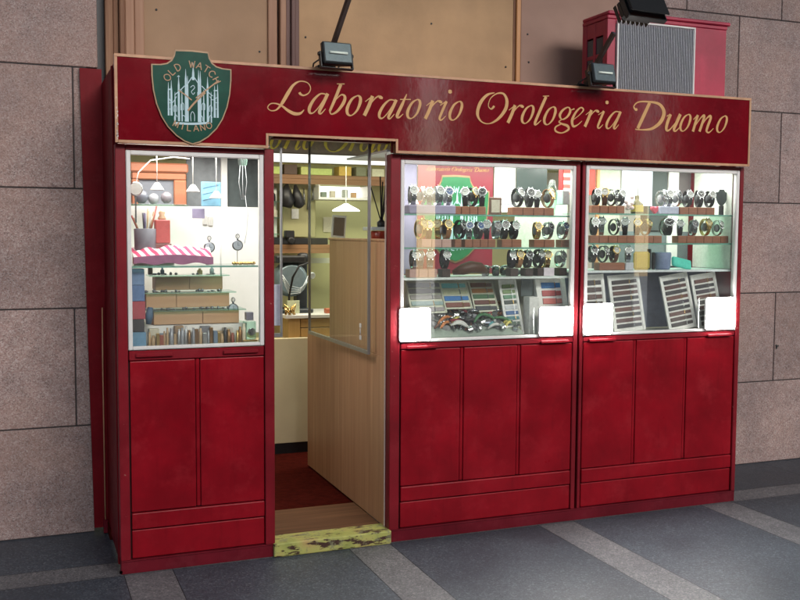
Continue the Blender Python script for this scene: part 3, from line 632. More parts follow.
# ------------------------------------------------------------------ floodlights and arms
def floodlight(x, z, label, yaw):
    root = thing('floodlight', label, 'floodlight', (x, -.11, z), 'small floodlights on top of the sign')
    T = Matrix.Translation((x, -.13, z+.062)) @ Matrix.Rotation(R(yaw), 4, 'Z') @ Matrix.Rotation(R(-14), 4, 'X')
    mb = MB()
    # tapered die-cast body, deeper at the back
    for (w, h, yy0, yy1) in ((.150, .108, -.03, .0), ):
        mb.box(-w/2, w/2, yy0, yy1, -h/2, h/2, .006, 0, T)
    tb = bmesh.new()
    f = [tb.verts.new((sx*.072, 0.0005, sz*.05)) for sx, sz in ((-1, -1), (1, -1), (1, 1), (-1, 1))]
    b = [tb.verts.new((sx*.045, .06, sz*.03)) for sx, sz in ((-1, -1), (1, -1), (1, 1), (-1, 1))]
    tb.faces.new(f); tb.faces.new(b[::-1])
    for i in range(4): tb.faces.new((f[i], b[i], b[(i+1) % 4], f[(i+1) % 4]))
    bmesh.ops.recalc_face_normals(tb, faces=tb.faces)
    mb._merge(tb, 0, T)
    for k in range(5): mb.box(-.04+.02*k-.002, -.04+.02*k+.002, .02, .075, -.03, .05, 0, 0, T)
    mb.build('body', M['black'], root)
    mb = MB(); mb.box(-.066, .066, -.0335, -.0305, -.046, .046, .001, 0, T); mb.build('reflector', C((.10, .12, .14), .3, .3), root)
    mb = MB(); mb.tube([T @ Vector((-.045, -.038, -.004)), T @ Vector((.045, -.038, -.004))], .006, 8); mb.build('lamp_tube', M['white'], root)
    mb = MB(); mb.box(-.068, .068, -.047, -.0455, -.048, .048, 0, 0, T); mb.build('glass_cover', M['leaf'], root)
    mb = MB()
    for s in (-1, 1):
        mb.box(s*.080-.003, s*.080+.003, -.012, .012, -.066, .01, .001, 0, T); mb.lathe([(.009, -.004), (.009, .004)], (s*.085, 0, 0), 10, 0, T, 'X')
    mb.box(-.083, .083, -.012, .012, -.070, -.0663, .001, 0, T)
    mb.build('bracket', M['black'], root)
    mb = MB(); mb.tube([(x-.06, -.09, z+.05), (x-.085, -.05, z+.03), (x-.08, -.0, z-.02), (x-.07, .1, z-.025)], .004, 6); mb.build('cord', M['rubber'], root)
floodlight(1.006, 2.375, 'small black floodlight above the doorway on the left end of the sign top', 4)
floodlight(2.480, 2.378, 'small black floodlight in front of the red air conditioner housing', 4)

def spot_arm(x, label, ln, head, k=.50):
    root = thing('spotlight_arm', label, 'spotlight', (x, -.05, 2.38), 'black spotlight arms rising from the sign')
    a = Vector((x, -.05, 2.40)); d = Vector((k*.22, -.66, .76)).normalized()
    e = a+d*ln
    mb = MB()
    xx = d.cross(Vector((0, 0, 1))).normalized()
    T = Matrix.Translation(a) @ d.to_track_quat('Z', 'Y').to_matrix().to_4x4()
    mb.box(-.011, .011, -.011, .011, 0, ln, .002, 0, T)
    mb.build('arm', C((.045, .025, .02), .4, .3), root)
    mb = MB(); mb.box(x-.04, x+.04, -.045, .03, 2.3885, 2.402, .002); mb.build('base', M['black'], root)
    T = Matrix.Translation(e+Vector((.125, -.02, .125))) @ Matrix.Rotation(R(6), 4, 'Z') @ Matrix.Rotation(R(-28), 4, 'X')
    mb = MB()
    mb.box(-.115, .115, -.075, .0, -.075, .075, .010, 0, T)
    mb.box(-.095, .095, .0005, .045, -.055, .055, .012, 0, T)
    for q in range(7): mb.box(-.09+.03*q-.002, -.09+.03*q+.002, .046, .066, -.05, .05, 0, 0, T)
    mb.box(-.125, .125, -.08, -.0755, -.082, .082, .003, 0, T)
    mb.build('lamp_head', M['black'], root)
    mb = MB()
    for s in (-1, 1): mb.box(s*.122-.004, s*.122+.004, -.05, -.02, -.09, .02, .001, 0, T)
    mb.box(-.126, .126, -.05, -.02, -.096, -.0905, .001, 0, T)
    mb.build('bracket', M['black'], root)
spot_arm(.985, 'black spotlight arm rising above the floodlight over the doorway', .62, True, .45)
spot_arm(2.435, 'black spotlight on an arm in front of the red air conditioner housing', .315, True, .55)

# ------------------------------------------------------------------ air conditioner
ac = thing('air_conditioner', 'air conditioner with grey fins in a crimson housing on the shop roof', 'air conditioner', (3.2, .42, 2.362))
ared = red_paint('crimson housing paint', (.33, .012, .04), .42, .02)
ax0, ax1, ay0, ay1, az0, az1 = 2.787, 3.640, .28, .545, 2.363, 2.888
mb = MB()
mb.box(ax0, ax0+.055, ay0, ay0+.02, az0, az1-.045, .002); mb.box(3.405, ax1, ay0, ay0+.02, az0, az1-.045, .002)
mb.box(ax0+.0555, 3.4045, ay0, ay0+.02, az1-.07, az1-.045, .001)
mb.box(ax0, ax1, ay1-.02, ay1, az0, az1-.045, 0); mb.box(ax1-.02, ax1, ay0+.0205, ay1-.0205, az0, az1-.045, .001)
# left lattice side
for yy in (ay0+.0205, ay0+.125, ay1-.045): mb.box(ax0, ax0+.018, yy, yy+.024, az0, az1-.0455, .001)
for zz in (az0, az0+.13, az0+.27, az1-.13): mb.box(ax0+.002, ax0+.016, ay0+.045, ay1-.0455, zz, zz+(.022 if zz < az1-.2 else .083), .001)
mb.build('housing', ared, ac)
mb = MB(); mb.box(ax0-.003, ax1+.006, ay0-.004, ay1+.003, az1-.0445, az1-.022, .004); mb.box(ax0-.003, ax1+.022, ay0-.014, ay1+.003, az1-.0215, az1, .006)
mb.build('cornice', ared, ac)
MB().box(ax0+.006, ax0+.009, ay0+.045, ay1-.0455, az0+.002, az1-.14).build('side_pane', C((.04, .05, .06), .1), ac)
mb = MB()
for b in ((2.848, 2.858, .268, .29, 2.37, 2.838), (3.392, 3.402, .268, .29, 2.37, 2.838), (2.8585, 3.3915, .268, .29, 2.828, 2.838), (2.8585, 3.3915, .268, .29, 2.37, 2.38)): mb.box(*b, .001)
mb.build('grille_frame', M['alu'], ac)
mb = MB()
n = 44
for i in range(n):
    xx = 2.862+(3.388-2.862)*i/(n-1)
    mb.box(xx-.0024, xx+.0024, .272, .288, 2.381, 2.827)
for zz in (2.47, 2.56, 2.65, 2.74): mb.box(2.859, 3.391, .2885, .291, zz, zz+.006)
mb.build('fins', C((.30, .31, .33), .5, .2), ac)
MB().box(2.845, 3.404, .30, .31, 2.366, 2.84).build('coil', C((.05, .053, .057), .6), ac)
# ------------------------------------------------------------------ room behind
tag(MB().box(.0, 3.52, .5505, 2.9, .0, .055).build('carpet', M['carpet']), kind='structure')
tag(MB().box(-.3, 3.8, .921, 3.0, 2.27, 2.29).build('ceiling', M['ceil']), kind='structure')
solo('back_wall', MB().box(-.3, 3.8, 2.86, 2.9, .0555, 2.2695), M['lime'], 'pale yellow green wall at the back of the shop seen through the doorway', 'wall')
solo('side_wall', MB().box(-.32, -.301, .93, 2.9, .0, 2.2695), M['white'], 'white wall inside the shop behind the left window', 'wall')
solo('side_wall', MB().box(3.801, 3.82, .93, 2.9, .0, 2.2695), M['white'], 'white wall inside the shop behind the far right window', 'wall')
# wooden partition beside the door
part = thing('wood_partition', 'vertical grained wooden partition running inward on the right of the doorway', 'partition', (1.35, .6, .055))
MB().box(1.337, 1.357, .062, 1.50, .066, .955, .002).build('panel', M['wood'], part)
MB().box(1.337, 1.357, .062, 1.02, .9555, 1.553, .002).build('panel', M['wood'], part)
MB().box(1.331, 1.3365, .052, .0615, .07, 2.0, .001).build('edge_strip', C((.55, .42, .36), .5), part)
MB().box(1.330, 1.36, .062, 1.025, 1.5535, 1.566, .002).build('cap', M['wood'], part)
# glass door leaf folded against the partition
door = thing('glass_door', 'greenish glass door leaf folded inward in front of wooden partition', 'door', (1.30, .7, .95))
MB().box(1.296, 1.304, .215, 1.32, .975, 2.2).build('pane', M['leaf'], door)
mb = MB(); mb.box(1.292, 1.308, .206, .2148, .955, 2.2, .001); mb.box(1.292, 1.308, .2152, 1.33, .955, .9745, .001); mb.box(1.292, 1.308, 1.3205, 1.328, .975, 2.2, .001)
mb.build('frame', M['alud'], door)
mb = MB()
for z in (1.035, 1.10): mb.box(1.286, 1.2915, .30, .325, z-.012, z+.012, .002)
mb.tube([(1.288, .312, 1.05), (1.288, .312, 1.085)], .003, 6)
mb.build('bolt', M['alu'], door)
d2 = thing('sliding_glass', 'narrow glass edge of a sliding pane at the left of the doorway', 'door', (.77, .075, .7))
MB().box(.742, .786, .070, .076, 1.1, 2.03).build('pane', M['leaf'], d2)
mb = MB(); mb.box(.7865, .796, .066, .08, 1.08, 2.03, .001); mb.box(.742, .786, .066, .08, 1.08, 1.0995, .001); mb.build('frame', M['alud'], d2)
solo('lavender_reflection', MB().box(.744, .792, .10, .104, 1.135, 1.34, .001), C((.52, .5, .62), .5), 'pale lavender painted reflection behind the glass edge at left of the doorway', 'sheet')  # pale sheet stands in for a whitish reflection low in the glass
solo('cream_counter', MB().box(.60, 1.75, 1.90, 1.93, .13, .865, .003).box(.6, 1.75, 1.9305, 2.15, .0555, .85), M['cream'], 'plain cream counter front standing inside behind the doorway', 'counter')
solo('skirting', MB().box(.60, 1.75, 1.91, 1.929, .0555, .129), M['dark'], 'dark skirting strip under the cream counter inside', 'skirting')
# inner sign over the door with cut off yellow letters
isg = thing('inner_sign', 'brown inner board with yellow script letters partly hidden by the door head', 'sign', (1.6, 1.38, 2.1))
MB().box(.3, 3.4, 1.38, 1.40, 2.0915, 2.2695).build('board', C((.30, .24, .18), .6), isg)
mb = MB()
for i, s in enumerate(SCRIPT): mb.ribbon([(x, z-2.165, w*1.1) for x, z, w in s], 1.3785-.0004*(i % 5), 0, 6, 0.9188, -0.2282, 2.115)
mb.build('lettering', C((.85, .72, .12), .4), isg)
tl = thing('tube_lamp', 'long white tube lamp under the inner sign above the doorway', 'lamp', (1.6, 1.35, 2.06))
mb = MB(); mb.lathe([(.023, -.9), (.026, -.88), (.026, .88), (.023, .9)], (1.5, 1.348, 2.0615), 14, 0, None, 'X'); mb.build('tube', emit('dim tube', (1, .98, .9), .9), tl)
mb = MB(); mb.box(.6, 2.41, 1.365, 1.3795, 2.0338, 2.0893); mb.build('batten', C((.35, .35, .33), .6), tl)
solo('yellow_rail', MB().box(.35, 3.3, 1.38, 1.395, 2.0252, 2.0418, .002), C((.72, .66, .22), .5), 'thin yellow rail just under the tube lamp inside', 'rail')
# back of the shop through the doorway, left to right
by = 2.55
solo('cupboard', MB().box(1.46, 1.72, 2.60, 2.85, 1.56, 2.0, .004), M['olive'], 'green beige cupboard door on the back wall inside the doorway', 'cupboard')
sh = thing('wall_shelf', 'brown wooden shelf low on the back wall behind the grinding machine', 'shelf', (1.6, 2.6, 1.47))
MB().box(1.2, 1.80, 2.45, 2.855, 1.475, 1.505, .002).build('board', M['shelfwood'], sh)
MB().box(1.2, 1.80, 2.45, 2.47, 1.44, 1.4745, .001).build('apron', M['shelfwood'], sh)
mb = MB(); mb.box(1.30, 1.78, 2.47, 2.56, 1.506, 1.555, .004); mb.box(1.44, 1.51, 2.44, 2.5, 1.5555, 1.61, .006); mb.lathe([(.022, 0), (.03, .02), (.03, .035), (.018, .04)], (1.475, 2.43, 1.535), 14, 0, None, 'Y')
solo('black_equipment', mb, M['dark'], 'black box shaped device with round lens on brown back shelf', 'device')
up = thing('wall_shelf', 'dark brown shelf high on the back wall inside the doorway', 'shelf', (1.7, 2.6, 1.99))
MB().box(1.2, 2.5, 2.5, 2.855, 2.00, 2.03, .002).build('board', M['shelfwood'], up)
MB().box(1.2, 2.5, 2.5, 2.52, 1.96, 1.9995, .001).build('apron', M['shelfwood'], up)
i = 0
for x, w, h, c, nm in ((1.36, .15, .055, (.62, .72, .2), 'lime green'), (1.50, .10, .075, (.10, .06, .04), 'dark brown'), (1.615, .07, .06, (.55, .6, .2), 'olive yellow'), (1.74, .17, .05, (.6, .7, .22), 'bright green'), (1.93, .1, .07, (.75, .5, .1), 'orange'), (2.06, .08, .07, (.25, .26, .16), 'dark olive'), (2.2, .1, .06, (.7, .72, .5), 'pale cream')):
    solo('storage_box', MB().box(x-w/2, x+w/2, 2.51, 2.64, 2.031, 2.031+h, .002), C(c, .6), nm+' small box on the high back shelf inside the doorway', 'box', 'boxes on the high back shelf')
mb = MB(); mb.tube([(1.46, 2.46, 1.955), (1.44, 2.45, 1.90), (1.46, 2.44, 1.81), (1.49, 2.44, 1.79)], [.01, .05, .055, .02], 10); mb.tube([(1.52, 2.46, 1.95), (1.53, 2.45, 1.88), (1.55, 2.45, 1.80), (1.56, 2.45, 1.78)], [.01, .035, .045, .015], 10)
solo('hanging_bag', mb, M['dark'], 'black cloth bag hanging from the high back shelf inside', 'bag')
# lit narrow niche at the far left
ni = thing('lit_niche', 'narrow bright niche with small bottles at the left behind the doorway', 'niche', (1.36, 2.5, 1.5))
MB().box(1.27, 1.42, 2.62, 2.64, 1.56, 1.93).build('back', M['white'], ni)
for k, z in enumerate((1.58, 1.70, 1.82)): MB().box(1.27, 1.42, 2.48, 2.62, z, z+.008).build('shelf', M['shelfglass'], ni)
for k, (x, z, c, nm) in enumerate(((1.35, 1.588, (.05, .12, .1), 'dark green'), (1.385, 1.708, (.6, .55, .45), 'beige'), (1.33, 1.708, (.03, .03, .035), 'black'), (1.37, 1.828, (.02, .03, .04), 'blue black'))):
    mb = MB(); mb.lathe([(.018, 0), (.02, .01), (.02, .05), (.008, .065), (.008, .085)], (x, 2.54, z), 10)
    solo('small_bottle', mb, C(c, .25), nm+' small bottle on glass shelf of the bright niche inside', 'bottle', 'bottles in the niche')
# grinding machine on desk
gm = thing('grinding_machine', 'grinding machine with blue grey drum, black head and hoses on the desk inside', 'machine', (1.43, 2.25, 1.03))
mb = MB(); mb.lathe([(.06, -.09), (.11, -.07), (.125, -.02), (.125, .05), (.10, .09)], (1.40, 2.2, 1.26), 20, 0, None, 'Y'); mb.build('drum', C((.20, .27, .31), .35, .3), gm)
mb = MB(); mb.box(1.28, 1.50, 2.1, 2.3, 1.38, 1.43, .01); mb.lathe([(.03, 0), (.042, .01), (.042, .06), (.02, .07)], (1.50, 2.18, 1.38), 12); mb.build('head', M['dark'], gm)
mb = MB(); mb.box(1.46, 1.54, 2.2, 2.3, 1.03, 1.40, .008); mb.box(1.30, 1.55, 2.08, 2.32, 1.021, 1.05, .006); mb.build('stand', C((.03, .04, .05), .4), gm)
mb = MB()
mb.tube([(1.50, 2.05, 1.38), (1.43, 2.03, 1.36), (1.38, 2.02, 1.28), (1.36, 2.04, 1.15), (1.36, 2.05, 1.05)], .008, 8, 0)
mb.build('hose', M['dark'], gm)
mb = MB()
for k in range(4): mb.tube([(1.30+.01*k, 2.06, 1.32-.03*k), (1.36, 2.035, 1.22-.02*k), (1.44, 2.04, 1.20-.01*k), (1.52, 2.06, 1.26+.02*k)], .004, 6)
mb.lathe([(.02, -.01), (.025, 0), (.02, .01)], (1.53, 2.05, 1.29), 12, 0, None, 'Y')
mb.build('cable', C((.5, .55, .58), .3, .5), gm)
solo('notice_card', MB().box(1.33, 1.42, 1.985, 1.99, 1.03, 1.12, .001), C((.72, .8, .55), .6), 'pale green card standing on the desk before grinding machine', 'card')
mb = MB()
for k in range(16):
    a = random.random()*6.28; mb.tube([(1.35+random.uniform(-.04, .04), 1.97+random.uniform(-.02, .02), 1.022), (1.35+random.uniform(-.05, .05), 1.96, 1.05+random.random()*.05)], .004, 5)
solo('brass_tools', mb, M['brass'], 'little bunch of brass tools at the left end of the desk inside', 'tools')
dk = thing('desk', 'yellowish wooden work desk with white top and drawers inside the doorway', 'desk', (1.6, 2.2, .055))
MB().box(1.31, 2.0, 1.95, 2.45, .995, 1.02, .003).build('top', M['white'], dk)
for x0, x1, z0, z1 in ((1.42, 1.72, .93, .99), (1.42, 1.72, .865, .925)): MB().box(x0, x1, 1.96, 2.4, z0, z1, .003).build('drawer', M['desk'], dk)
mb = MB(); mb.box(1.33, 1.415, 1.955, 2.42, .0555, .9945, .002); mb.box(1.725, 1.99, 1.955, 2.42, .0555, .9945, .002); mb.box(1.4155, 1.7245, 2.0, 2.42, .0555, .864, .002); mb.build('carcass', M['desk'], dk)
mb = MB(); mb.box(1.62, 1.70, 2.0, 2.06, 1.021, 1.055, .004); solo('small_red_box', mb, C((.5, .12, .05), .5), 'small orange red box on the white desk top inside', 'box')
mb = MB(); mb.tube([(1.74, 2.05, 1.03), (1.80, 2.05, 1.09), (1.9, 2.06, 1.13), (1.98, 2.07, 1.12)], [.03, .05, .055, .04], 10); solo('white_cloth', mb, C((.8, .74, .72), .8), 'crumpled pale cloth on the desk behind the glass door', 'cloth')
mb = MB()
for k, (x, z, h) in enumerate(((1.62, 1.93, .12), (1.655, 1.93, .16), (1.69, 1.93, .09))): mb.tube([(x, 2.58, z), (x+.004, 2.58, z-h*.5), (x, 2.575, z-h)], [.004, .007, .012], 6)
solo('hanging_tools', mb, M['steeld'], 'three dark hand tools hanging in a row on the green beige cupboard', 'tools')
solo('paper_note', MB().box(1.53, 1.585, 2.594, 2.597, 1.70, 1.775), M['paper'], 'small white paper note stuck on green beige cupboard inside', 'note')
solo('paper_note', MB().box(1.86, 1.95, 2.852, 2.856, 1.60, 1.72), C((.7, .66, .5), .8), 'larger cream paper pinned on the pale green back wall', 'note')
solo('white_strip', MB().box(1.66, 1.95, 2.6, 2.61, 1.36, 1.40, .001), M['ivory'], 'pale horizontal strip light colored rail on the back wall', 'rail')
# lit cabinet and pendant lamp behind the glass door
wc = thing('lit_cabinet', 'bright white wall cabinet with small items behind the glass door', 'cabinet', (1.9, 2.5, 1.87))
MB().box(1.70, 2.12, 2.68, 2.70, 1.865, 1.955).build('back', emit('cabinet light', (1, .98, .92), 2.4), wc)
mb = MB(); mb.box(1.70, 2.12, 2.45, 2.70, 1.845, 1.864, .002); mb.box(1.70, 1.712, 2.45, 2.679, 1.8645, 1.955, .001); mb.box(2.108, 2.12, 2.45, 2.679, 1.8645, 1.955, .001); mb.build('case', M['white'], wc)
for k, (x, c, nm) in enumerate(((1.76, (.2, .25, .2), 'dark green'), (1.83, (.55, .5, .4), 'beige'), (1.93, (.35, .38, .34), 'grey'), (2.0, (.5, .3, .15), 'brown'))):
    solo('ornament', MB().box(x-.022, x+.022, 2.5, 2.54, 1.865, 1.865+.04+.01*(k % 3), .004), C(c, .5), nm+' small ornament inside the bright white wall cabinet', 'ornament')
pl = thing('pendant_lamp', 'white glowing pendant lamp hanging behind the glass door', 'lamp', (1.83, 2.1, 1.75))
mb = MB(); mb.lathe([(.015, .05), (.03, .04), (.085, .012), (.10, 0), (.098, -.002), (.08, .006)], (1.80, 2.1, 1.755), 20, 0, None, 'Z', False); mb.build('shade', M['bulb'], pl)
mb = MB(); mb.tube([(1.80, 2.1, 1.80), (1.80, 2.1, 2.268)], .003, 6); mb.build('cord', M['white'], pl)
# diffuser on a tall cabinet behind the partition
solo('tall_cabinet', MB().box(1.46, 1.82, .80, 1.1, .0555, 1.553, .003), M['wood'], 'tall wooden cabinet standing behind the right hand partition', 'cabinet')
solo('red_jar', MB().lathe([(.045, 0), (.05, .01), (.05, .05), (.045, .055)], (1.60, .87, 1.554), 16), C((.28, .03, .015), .3), 'dark red jar below a small white glass shelf inside', 'jar')
solo('red_jar', MB().lathe([(.035, 0), (.04, .01), (.04, .045), (.03, .055)], (1.70, .88, 1.554), 16), C((.34, .05, .02), .3), 'smaller red jar standing right of the dark red jar', 'jar')
solo('white_shelf', MB().box(1.535, 1.80, .82, .98, 1.6105, 1.632, .003), C((.62, .68, .74), .3), 'small bluish white shelf carrying the dark reed sticks inside the doorway', 'shelf')
df = thing('reed_diffuser', 'dark reed sticks fanning out of a small pot inside the doorway', 'diffuser', (1.625, .9, 1.632))
mb = MB(); mb.lathe([(.022, 0), (.026, .01), (.026, .03), (.012, .042), (.012, .05)], (1.625, .9, 1.6325), 14); mb.build('pot', M['dark'], df)
for dx, dy, h in ((-.085, 0, .27), (.0, .02, .28), (.03, -.02, .31), (.012, .01, .25), (.075, .0, .27), (.05, .03, .22)):
    mb = MB(); mb.tube([(1.625, .9, 1.66), (1.625+dx, .9+dy, 1.655+h)], .0042, 6); mb.build('reed', M['dark'], df)
pf = thing('picture_frame', 'small white framed brown picture leaning on the wooden partition', 'picture', (1.345, .93, 1.566))
T = Matrix.Translation((1.40, 1.05, 1.567)) @ Matrix.Rotation(R(4), 4, 'Y')
mb = MB(); mb.box(-.045, .045, -.004, .004, 0, .135, .002, 0, T); mb.build('frame', M['white'], pf)
mb = MB(); mb.box(-.034, .034, -.0065, -.0045, .012, .122, 0, 0, T); mb.build('print', C((.13, .075, .06), .6), pf)

# ------------------------------------------------------------------ window lights (tubes behind the lintels)
def strip(name, x0, x1, y, z, power, label, wd=.06, col=(1, .965, .88), tilt=0):
    root = thing('tube_light', label, 'lamp', ((x0+x1)/2, y, z))
    MB().box(x0, x1, y-.03, y+.03, z+.010, z+.015).build('batten', M['white'], root)
    ld = bpy.data.lights.new('tube_light', 'AREA'); ld.shape = 'RECTANGLE'; ld.size = x1-x0; ld.size_y = wd; ld.energy = power; ld.color = col
    lo = bpy.data.objects.new('tube', ld); COL.objects.link(lo); lo.parent = root; lo.location = (0, 0, .008); lo.rotation_euler = (R(tilt), 0, 0)
strip('l', .08, .68, .30, 1.992, 7.5, 'tube light behind the red lintel of the left window', .42, (1, .97, .92), 0)
strip('m', 1.42, 2.42, .20, 1.992, 10, 'tube light behind the red lintel of the middle window', .26, (.97, 1, .92), 8)
strip('r', 2.49, 3.52, .20, 1.992, 10, 'tube light behind the red lintel of the right window', .26, (.98, 1, .95), 8)
strip('c', .6, 2.1, 1.75, 2.235, 16, 'tube light on the ceiling of the shop near the doorway', .2, (1, .92, .72))
strip('d', 2.2, 3.4, 1.6, 2.235, 11, 'tube light on the ceiling at the right side of shop', .2, (.95, 1, .9))
# square lamps in the lower corners of the two wide windows
for x0, x1, z0, z1, lab in ((1.384, 1.553, 1.045, 1.214, 'bright white square lamp in the lower left corner of the middle window'), (2.196, 2.404, 1.045, 1.202, 'bright white square lamp in the lower right corner of the middle window'),
                       (2.477, 2.658, 1.042, 1.214, 'bright white square lamp in the lower left corner of the right window'), (3.300, 3.508, 1.045, 1.232, 'bright white square lamp in the lower right corner of the right window')):
    root = thing('square_lamp', lab, 'lamp', ((x0+x1)/2, -.02, z0), 'square lamps in the window corners')
    def rr(a0, a1, b0, b1, r):
        pts = []
        for cx, cz, q in ((a1-r, b1-r, 0), (a0+r, b1-r, 90), (a0+r, b0+r, 180), (a1-r, b0+r, 270)):
            for k in range(5): pts.append((cx+r*math.cos(R(q+22.5*k)), cz+r*math.sin(R(q+22.5*k))))
        return pts
    MB().prism(rr(x0, x1, z0, z1, .012), -.020, -.004).build('housing', M['white'], root)
    MB().prism(rr(x0+.002, x1-.002, z0+.002, z1-.002, .011), -.0245, -.0203).build('face', M['lamp'], root)
# ------------------------------------------------------------------ displays
ORD = ['leftmost', 'second from left', 'third from left', 'fourth from left', 'fifth from left', 'sixth from left', 'seventh from left', 'eighth from left', 'ninth from left', 'tenth from left', 'eleventh from left', 'twelfth from left', 'thirteenth from left', 'fourteenth from left', 'fifteenth from left', 'sixteenth from left']
proto = {}
M['cush'] = flat('dark watch cushion', (.07, .072, .075), .8); M['cushl'] = flat('grey watch cushion', (.28, .28, .29), .8)
def make_watch(sm, cm, dm):
    root = thing('watch', None, 'watch')
    ry, rz, cz, th0, w = .031, .047, .050, R(32), .0145
    mb = MB(); t = bmesh.new()
    n = 26; g = R(26)
    prev = None
    for i in range(n+1):
        a = th0+g+(2*math.pi-2*g)*i/n
        ww = w*(1-.18*math.sin(math.pi*i/n))
        def pt(k): return Vector((0, -(ry+k)*math.cos(a), cz+(rz+k)*math.sin(a)))
        o, q = pt(.0018), pt(-.0018)
        ring = [t.verts.new(o+Vector((-ww, 0, 0))), t.verts.new(o+Vector((ww, 0, 0))), t.verts.new(q+Vector((ww, 0, 0))), t.verts.new(q+Vector((-ww, 0, 0)))]
        if prev:
            for k in range(4): t.faces.new((prev[k], prev[(k+1) % 4], ring[(k+1) % 4], ring[k]))
        else: t.faces.new(ring[::-1])
        prev = ring
    t.faces.new(prev)
    bmesh.ops.recalc_face_normals(t, faces=t.faces)
    mb._merge(t); mb.build('strap', M[sm], root)
    mb = MB(); mb.lathe([(.006, -.017), (.015, -.014), (.018, 0), (.015, .014), (.006, .017)], (0, .003, cz), 12, 0, Matrix.Translation((0, 0, cz)) @ Matrix.Diagonal((1, 1, 1.45, 1)) @ Matrix.Translation((0, 0, -cz)), 'X'); mb.build('cushion', M['cush'] if sm in ('rubber', 'brown', 'tan') else M['cushl'], root)
    c = Vector((0, -ry*math.cos(th0)-.002, cz+rz*math.sin(th0)))
    nrm = Vector((0, -math.cos(R(18)), math.sin(R(18))))
    T = Matrix.Translation(c) @ nrm.to_track_quat('Z', 'Y').to_matrix().to_4x4()
    mb = MB(); mb.lathe([(.019, -.006), (.0235, -.004), (.0245, .002), (.0235, .005), (.0195, .006), (.0188, .0035)], (0, 0, 0), 22, 0, T, 'Z', False)
    mb.lathe([(.019, -.006), (.0005, -.0062)], (0, 0, 0), 22, 0, T, 'Z', False)
    for s in (-1, 1):
        for q in (-1, 1): mb.box(s*.010-.0025, s*.010+.0025, q*.0245-.006, q*.0245+.006, -.004, .002, .001, 0, T)
    mb.box(.0235, .0285, -.003, .003, -.0025, .0025, .001, 0, T)
    mb.build('case', M[cm], root)
    mb = MB(); mb.lathe([(.0190, .0030), (.0004, .0032)], (0, 0, 0), 22, 0, T, 'Z', False); d = mb.build('dial', M[dm], root)
    ink = M['dark'] if dm in ('dialw', 'dialc') else M['dialw']
    mb = MB()
    for k in range(12):
        mb.box(-.0007, .0007, .0135, .0170, .0037, .0041, 0, 0, T @ Matrix.Rotation(R(30*k), 4, 'Z'))
    mb.box(-.0009, .0009, -.003, .0115, .0042, .0046, 0, 0, T @ Matrix.Rotation(R(-55), 4, 'Z'))
    mb.box(-.0007, .0007, -.003, .0150, .0047, .0051, 0, 0, T @ Matrix.Rotation(R(62), 4, 'Z'))
    h = mb.build('hands', ink, d)
    return root
def get_watch(sm, cm, dm):
    k = (sm, cm, dm)
    if k not in proto:
        proto[k] = make_watch(*k); return proto[k]
    return copy_tree(proto[k])
SN = {'rubber': 'black leather', 'tan': 'tan leather', 'brown': 'brown leather', 'steel': 'steel bracelet', 'brass': 'gold bracelet'}
DN = {'dialw': 'white', 'dialb': 'black', 'diall': 'blue', 'dialc': 'cream'}
def watch_row(xs, y, z, specs, where, group, sc_=1.0):
    for i, x in enumerate(xs):
        sp = specs[i % len(specs)]
        w = get_watch(*sp)
        w.location = (x, y+random.uniform(-.012, .012), z)
        w.rotation_euler = (0, 0, R(random.uniform(-34, 34)))
        s = sc_*random.uniform(.93, 1.06); w.scale = (s, s, s)
        tag(w, '%s watch with %s dial, %s on %s' % (SN[sp[0]], DN[sp[2]], ORD[i], where), 'watch', group)
def blocks(spec, y, z, h, m, where, group, nm='reddish wooden block'):
    i = 0
    for xs, w in spec:
        for x in xs:
            b = solo('display_block', MB().box(x-w/2+.0012, x+w/2-.0012, y-.03, y+.03, z+.0005, z+h, .002), m, '%s with small stamp, %s on %s' % (nm, ORD[i], where), 'block', group)
            st = MB().box(-.006, .006, -.0315, -.0303, h*.38, h*.68, 0).build('stamp', C((.16, .06, .04), .6), b)
            i += 1
yS = .105
ZA, ZB_, ZC = 1.697, 1.523, 1.366
QA, QB, QC = 1.714, 1.547, 1.393
def shelf(x0, x1, z, label, y1=.25):
    s = thing('glass_shelf', label, 'shelf', ((x0+x1)/2, .15, z))
    MB().box(x0, x1, .048, y1, z-.008, z).build('pane', M['shelfglass'], s)
    MB().box(x0, x1, .0455, .0478, z-.008, z).build('edge', M['edge'], s)
shelf(1.425, 2.43, ZA, 'upper greenish glass shelf in the middle window'); shelf(1.425, 2.43, ZB_, 'lower greenish glass shelf in the middle window')
shelf(2.49, 3.53, QA, 'upper greenish glass shelf in the right window'); shelf(2.49, 3.53, QB, 'lower greenish glass shelf in the right window')
solo('white_slab', MB().box(1.43, 2.43, .05, .36, ZC-.013, ZC-.0005, .002), C((.7, .74, .72), .3), 'long white display slab under the glass shelves of the middle window', 'shelf')
solo('white_slab', MB().box(2.49, 3.53, .05, .36, QC-.013, QC-.0005, .002), C((.7, .74, .76), .3), 'long white display slab under the glass shelves of the right window', 'shelf')
H = .043
st_ = ('steel', 'steel', 'dialw'); bk = ('rubber', 'steel', 'dialw'); bb = ('rubber', 'steel', 'dialb'); bl = ('steel', 'steel', 'diall'); tn = ('tan', 'brass', 'dialc'); br = ('brown', 'brass', 'dialw'); gd = ('brass', 'brass', 'dialc'); sb = ('steel', 'steeld', 'dialb'); bg = ('rubber', 'brass', 'dialw')
G1 = 'watches displayed in the windows'
solo('lilac_stand', MB().box(1.47, 1.735, .07, .145, ZA+.0005, ZA+.047, .005), M['lilac'], 'lilac cloth covered stand under steel watches on the upper shelf of middle window', 'stand')
watch_row(MA, yS, ZA+H, [st_, st_, st_, st_, bl, bk, bg, bb, bk, bb, bk, ('tan', 'brass', 'dialw')], 'the top shelf of middle window', G1)
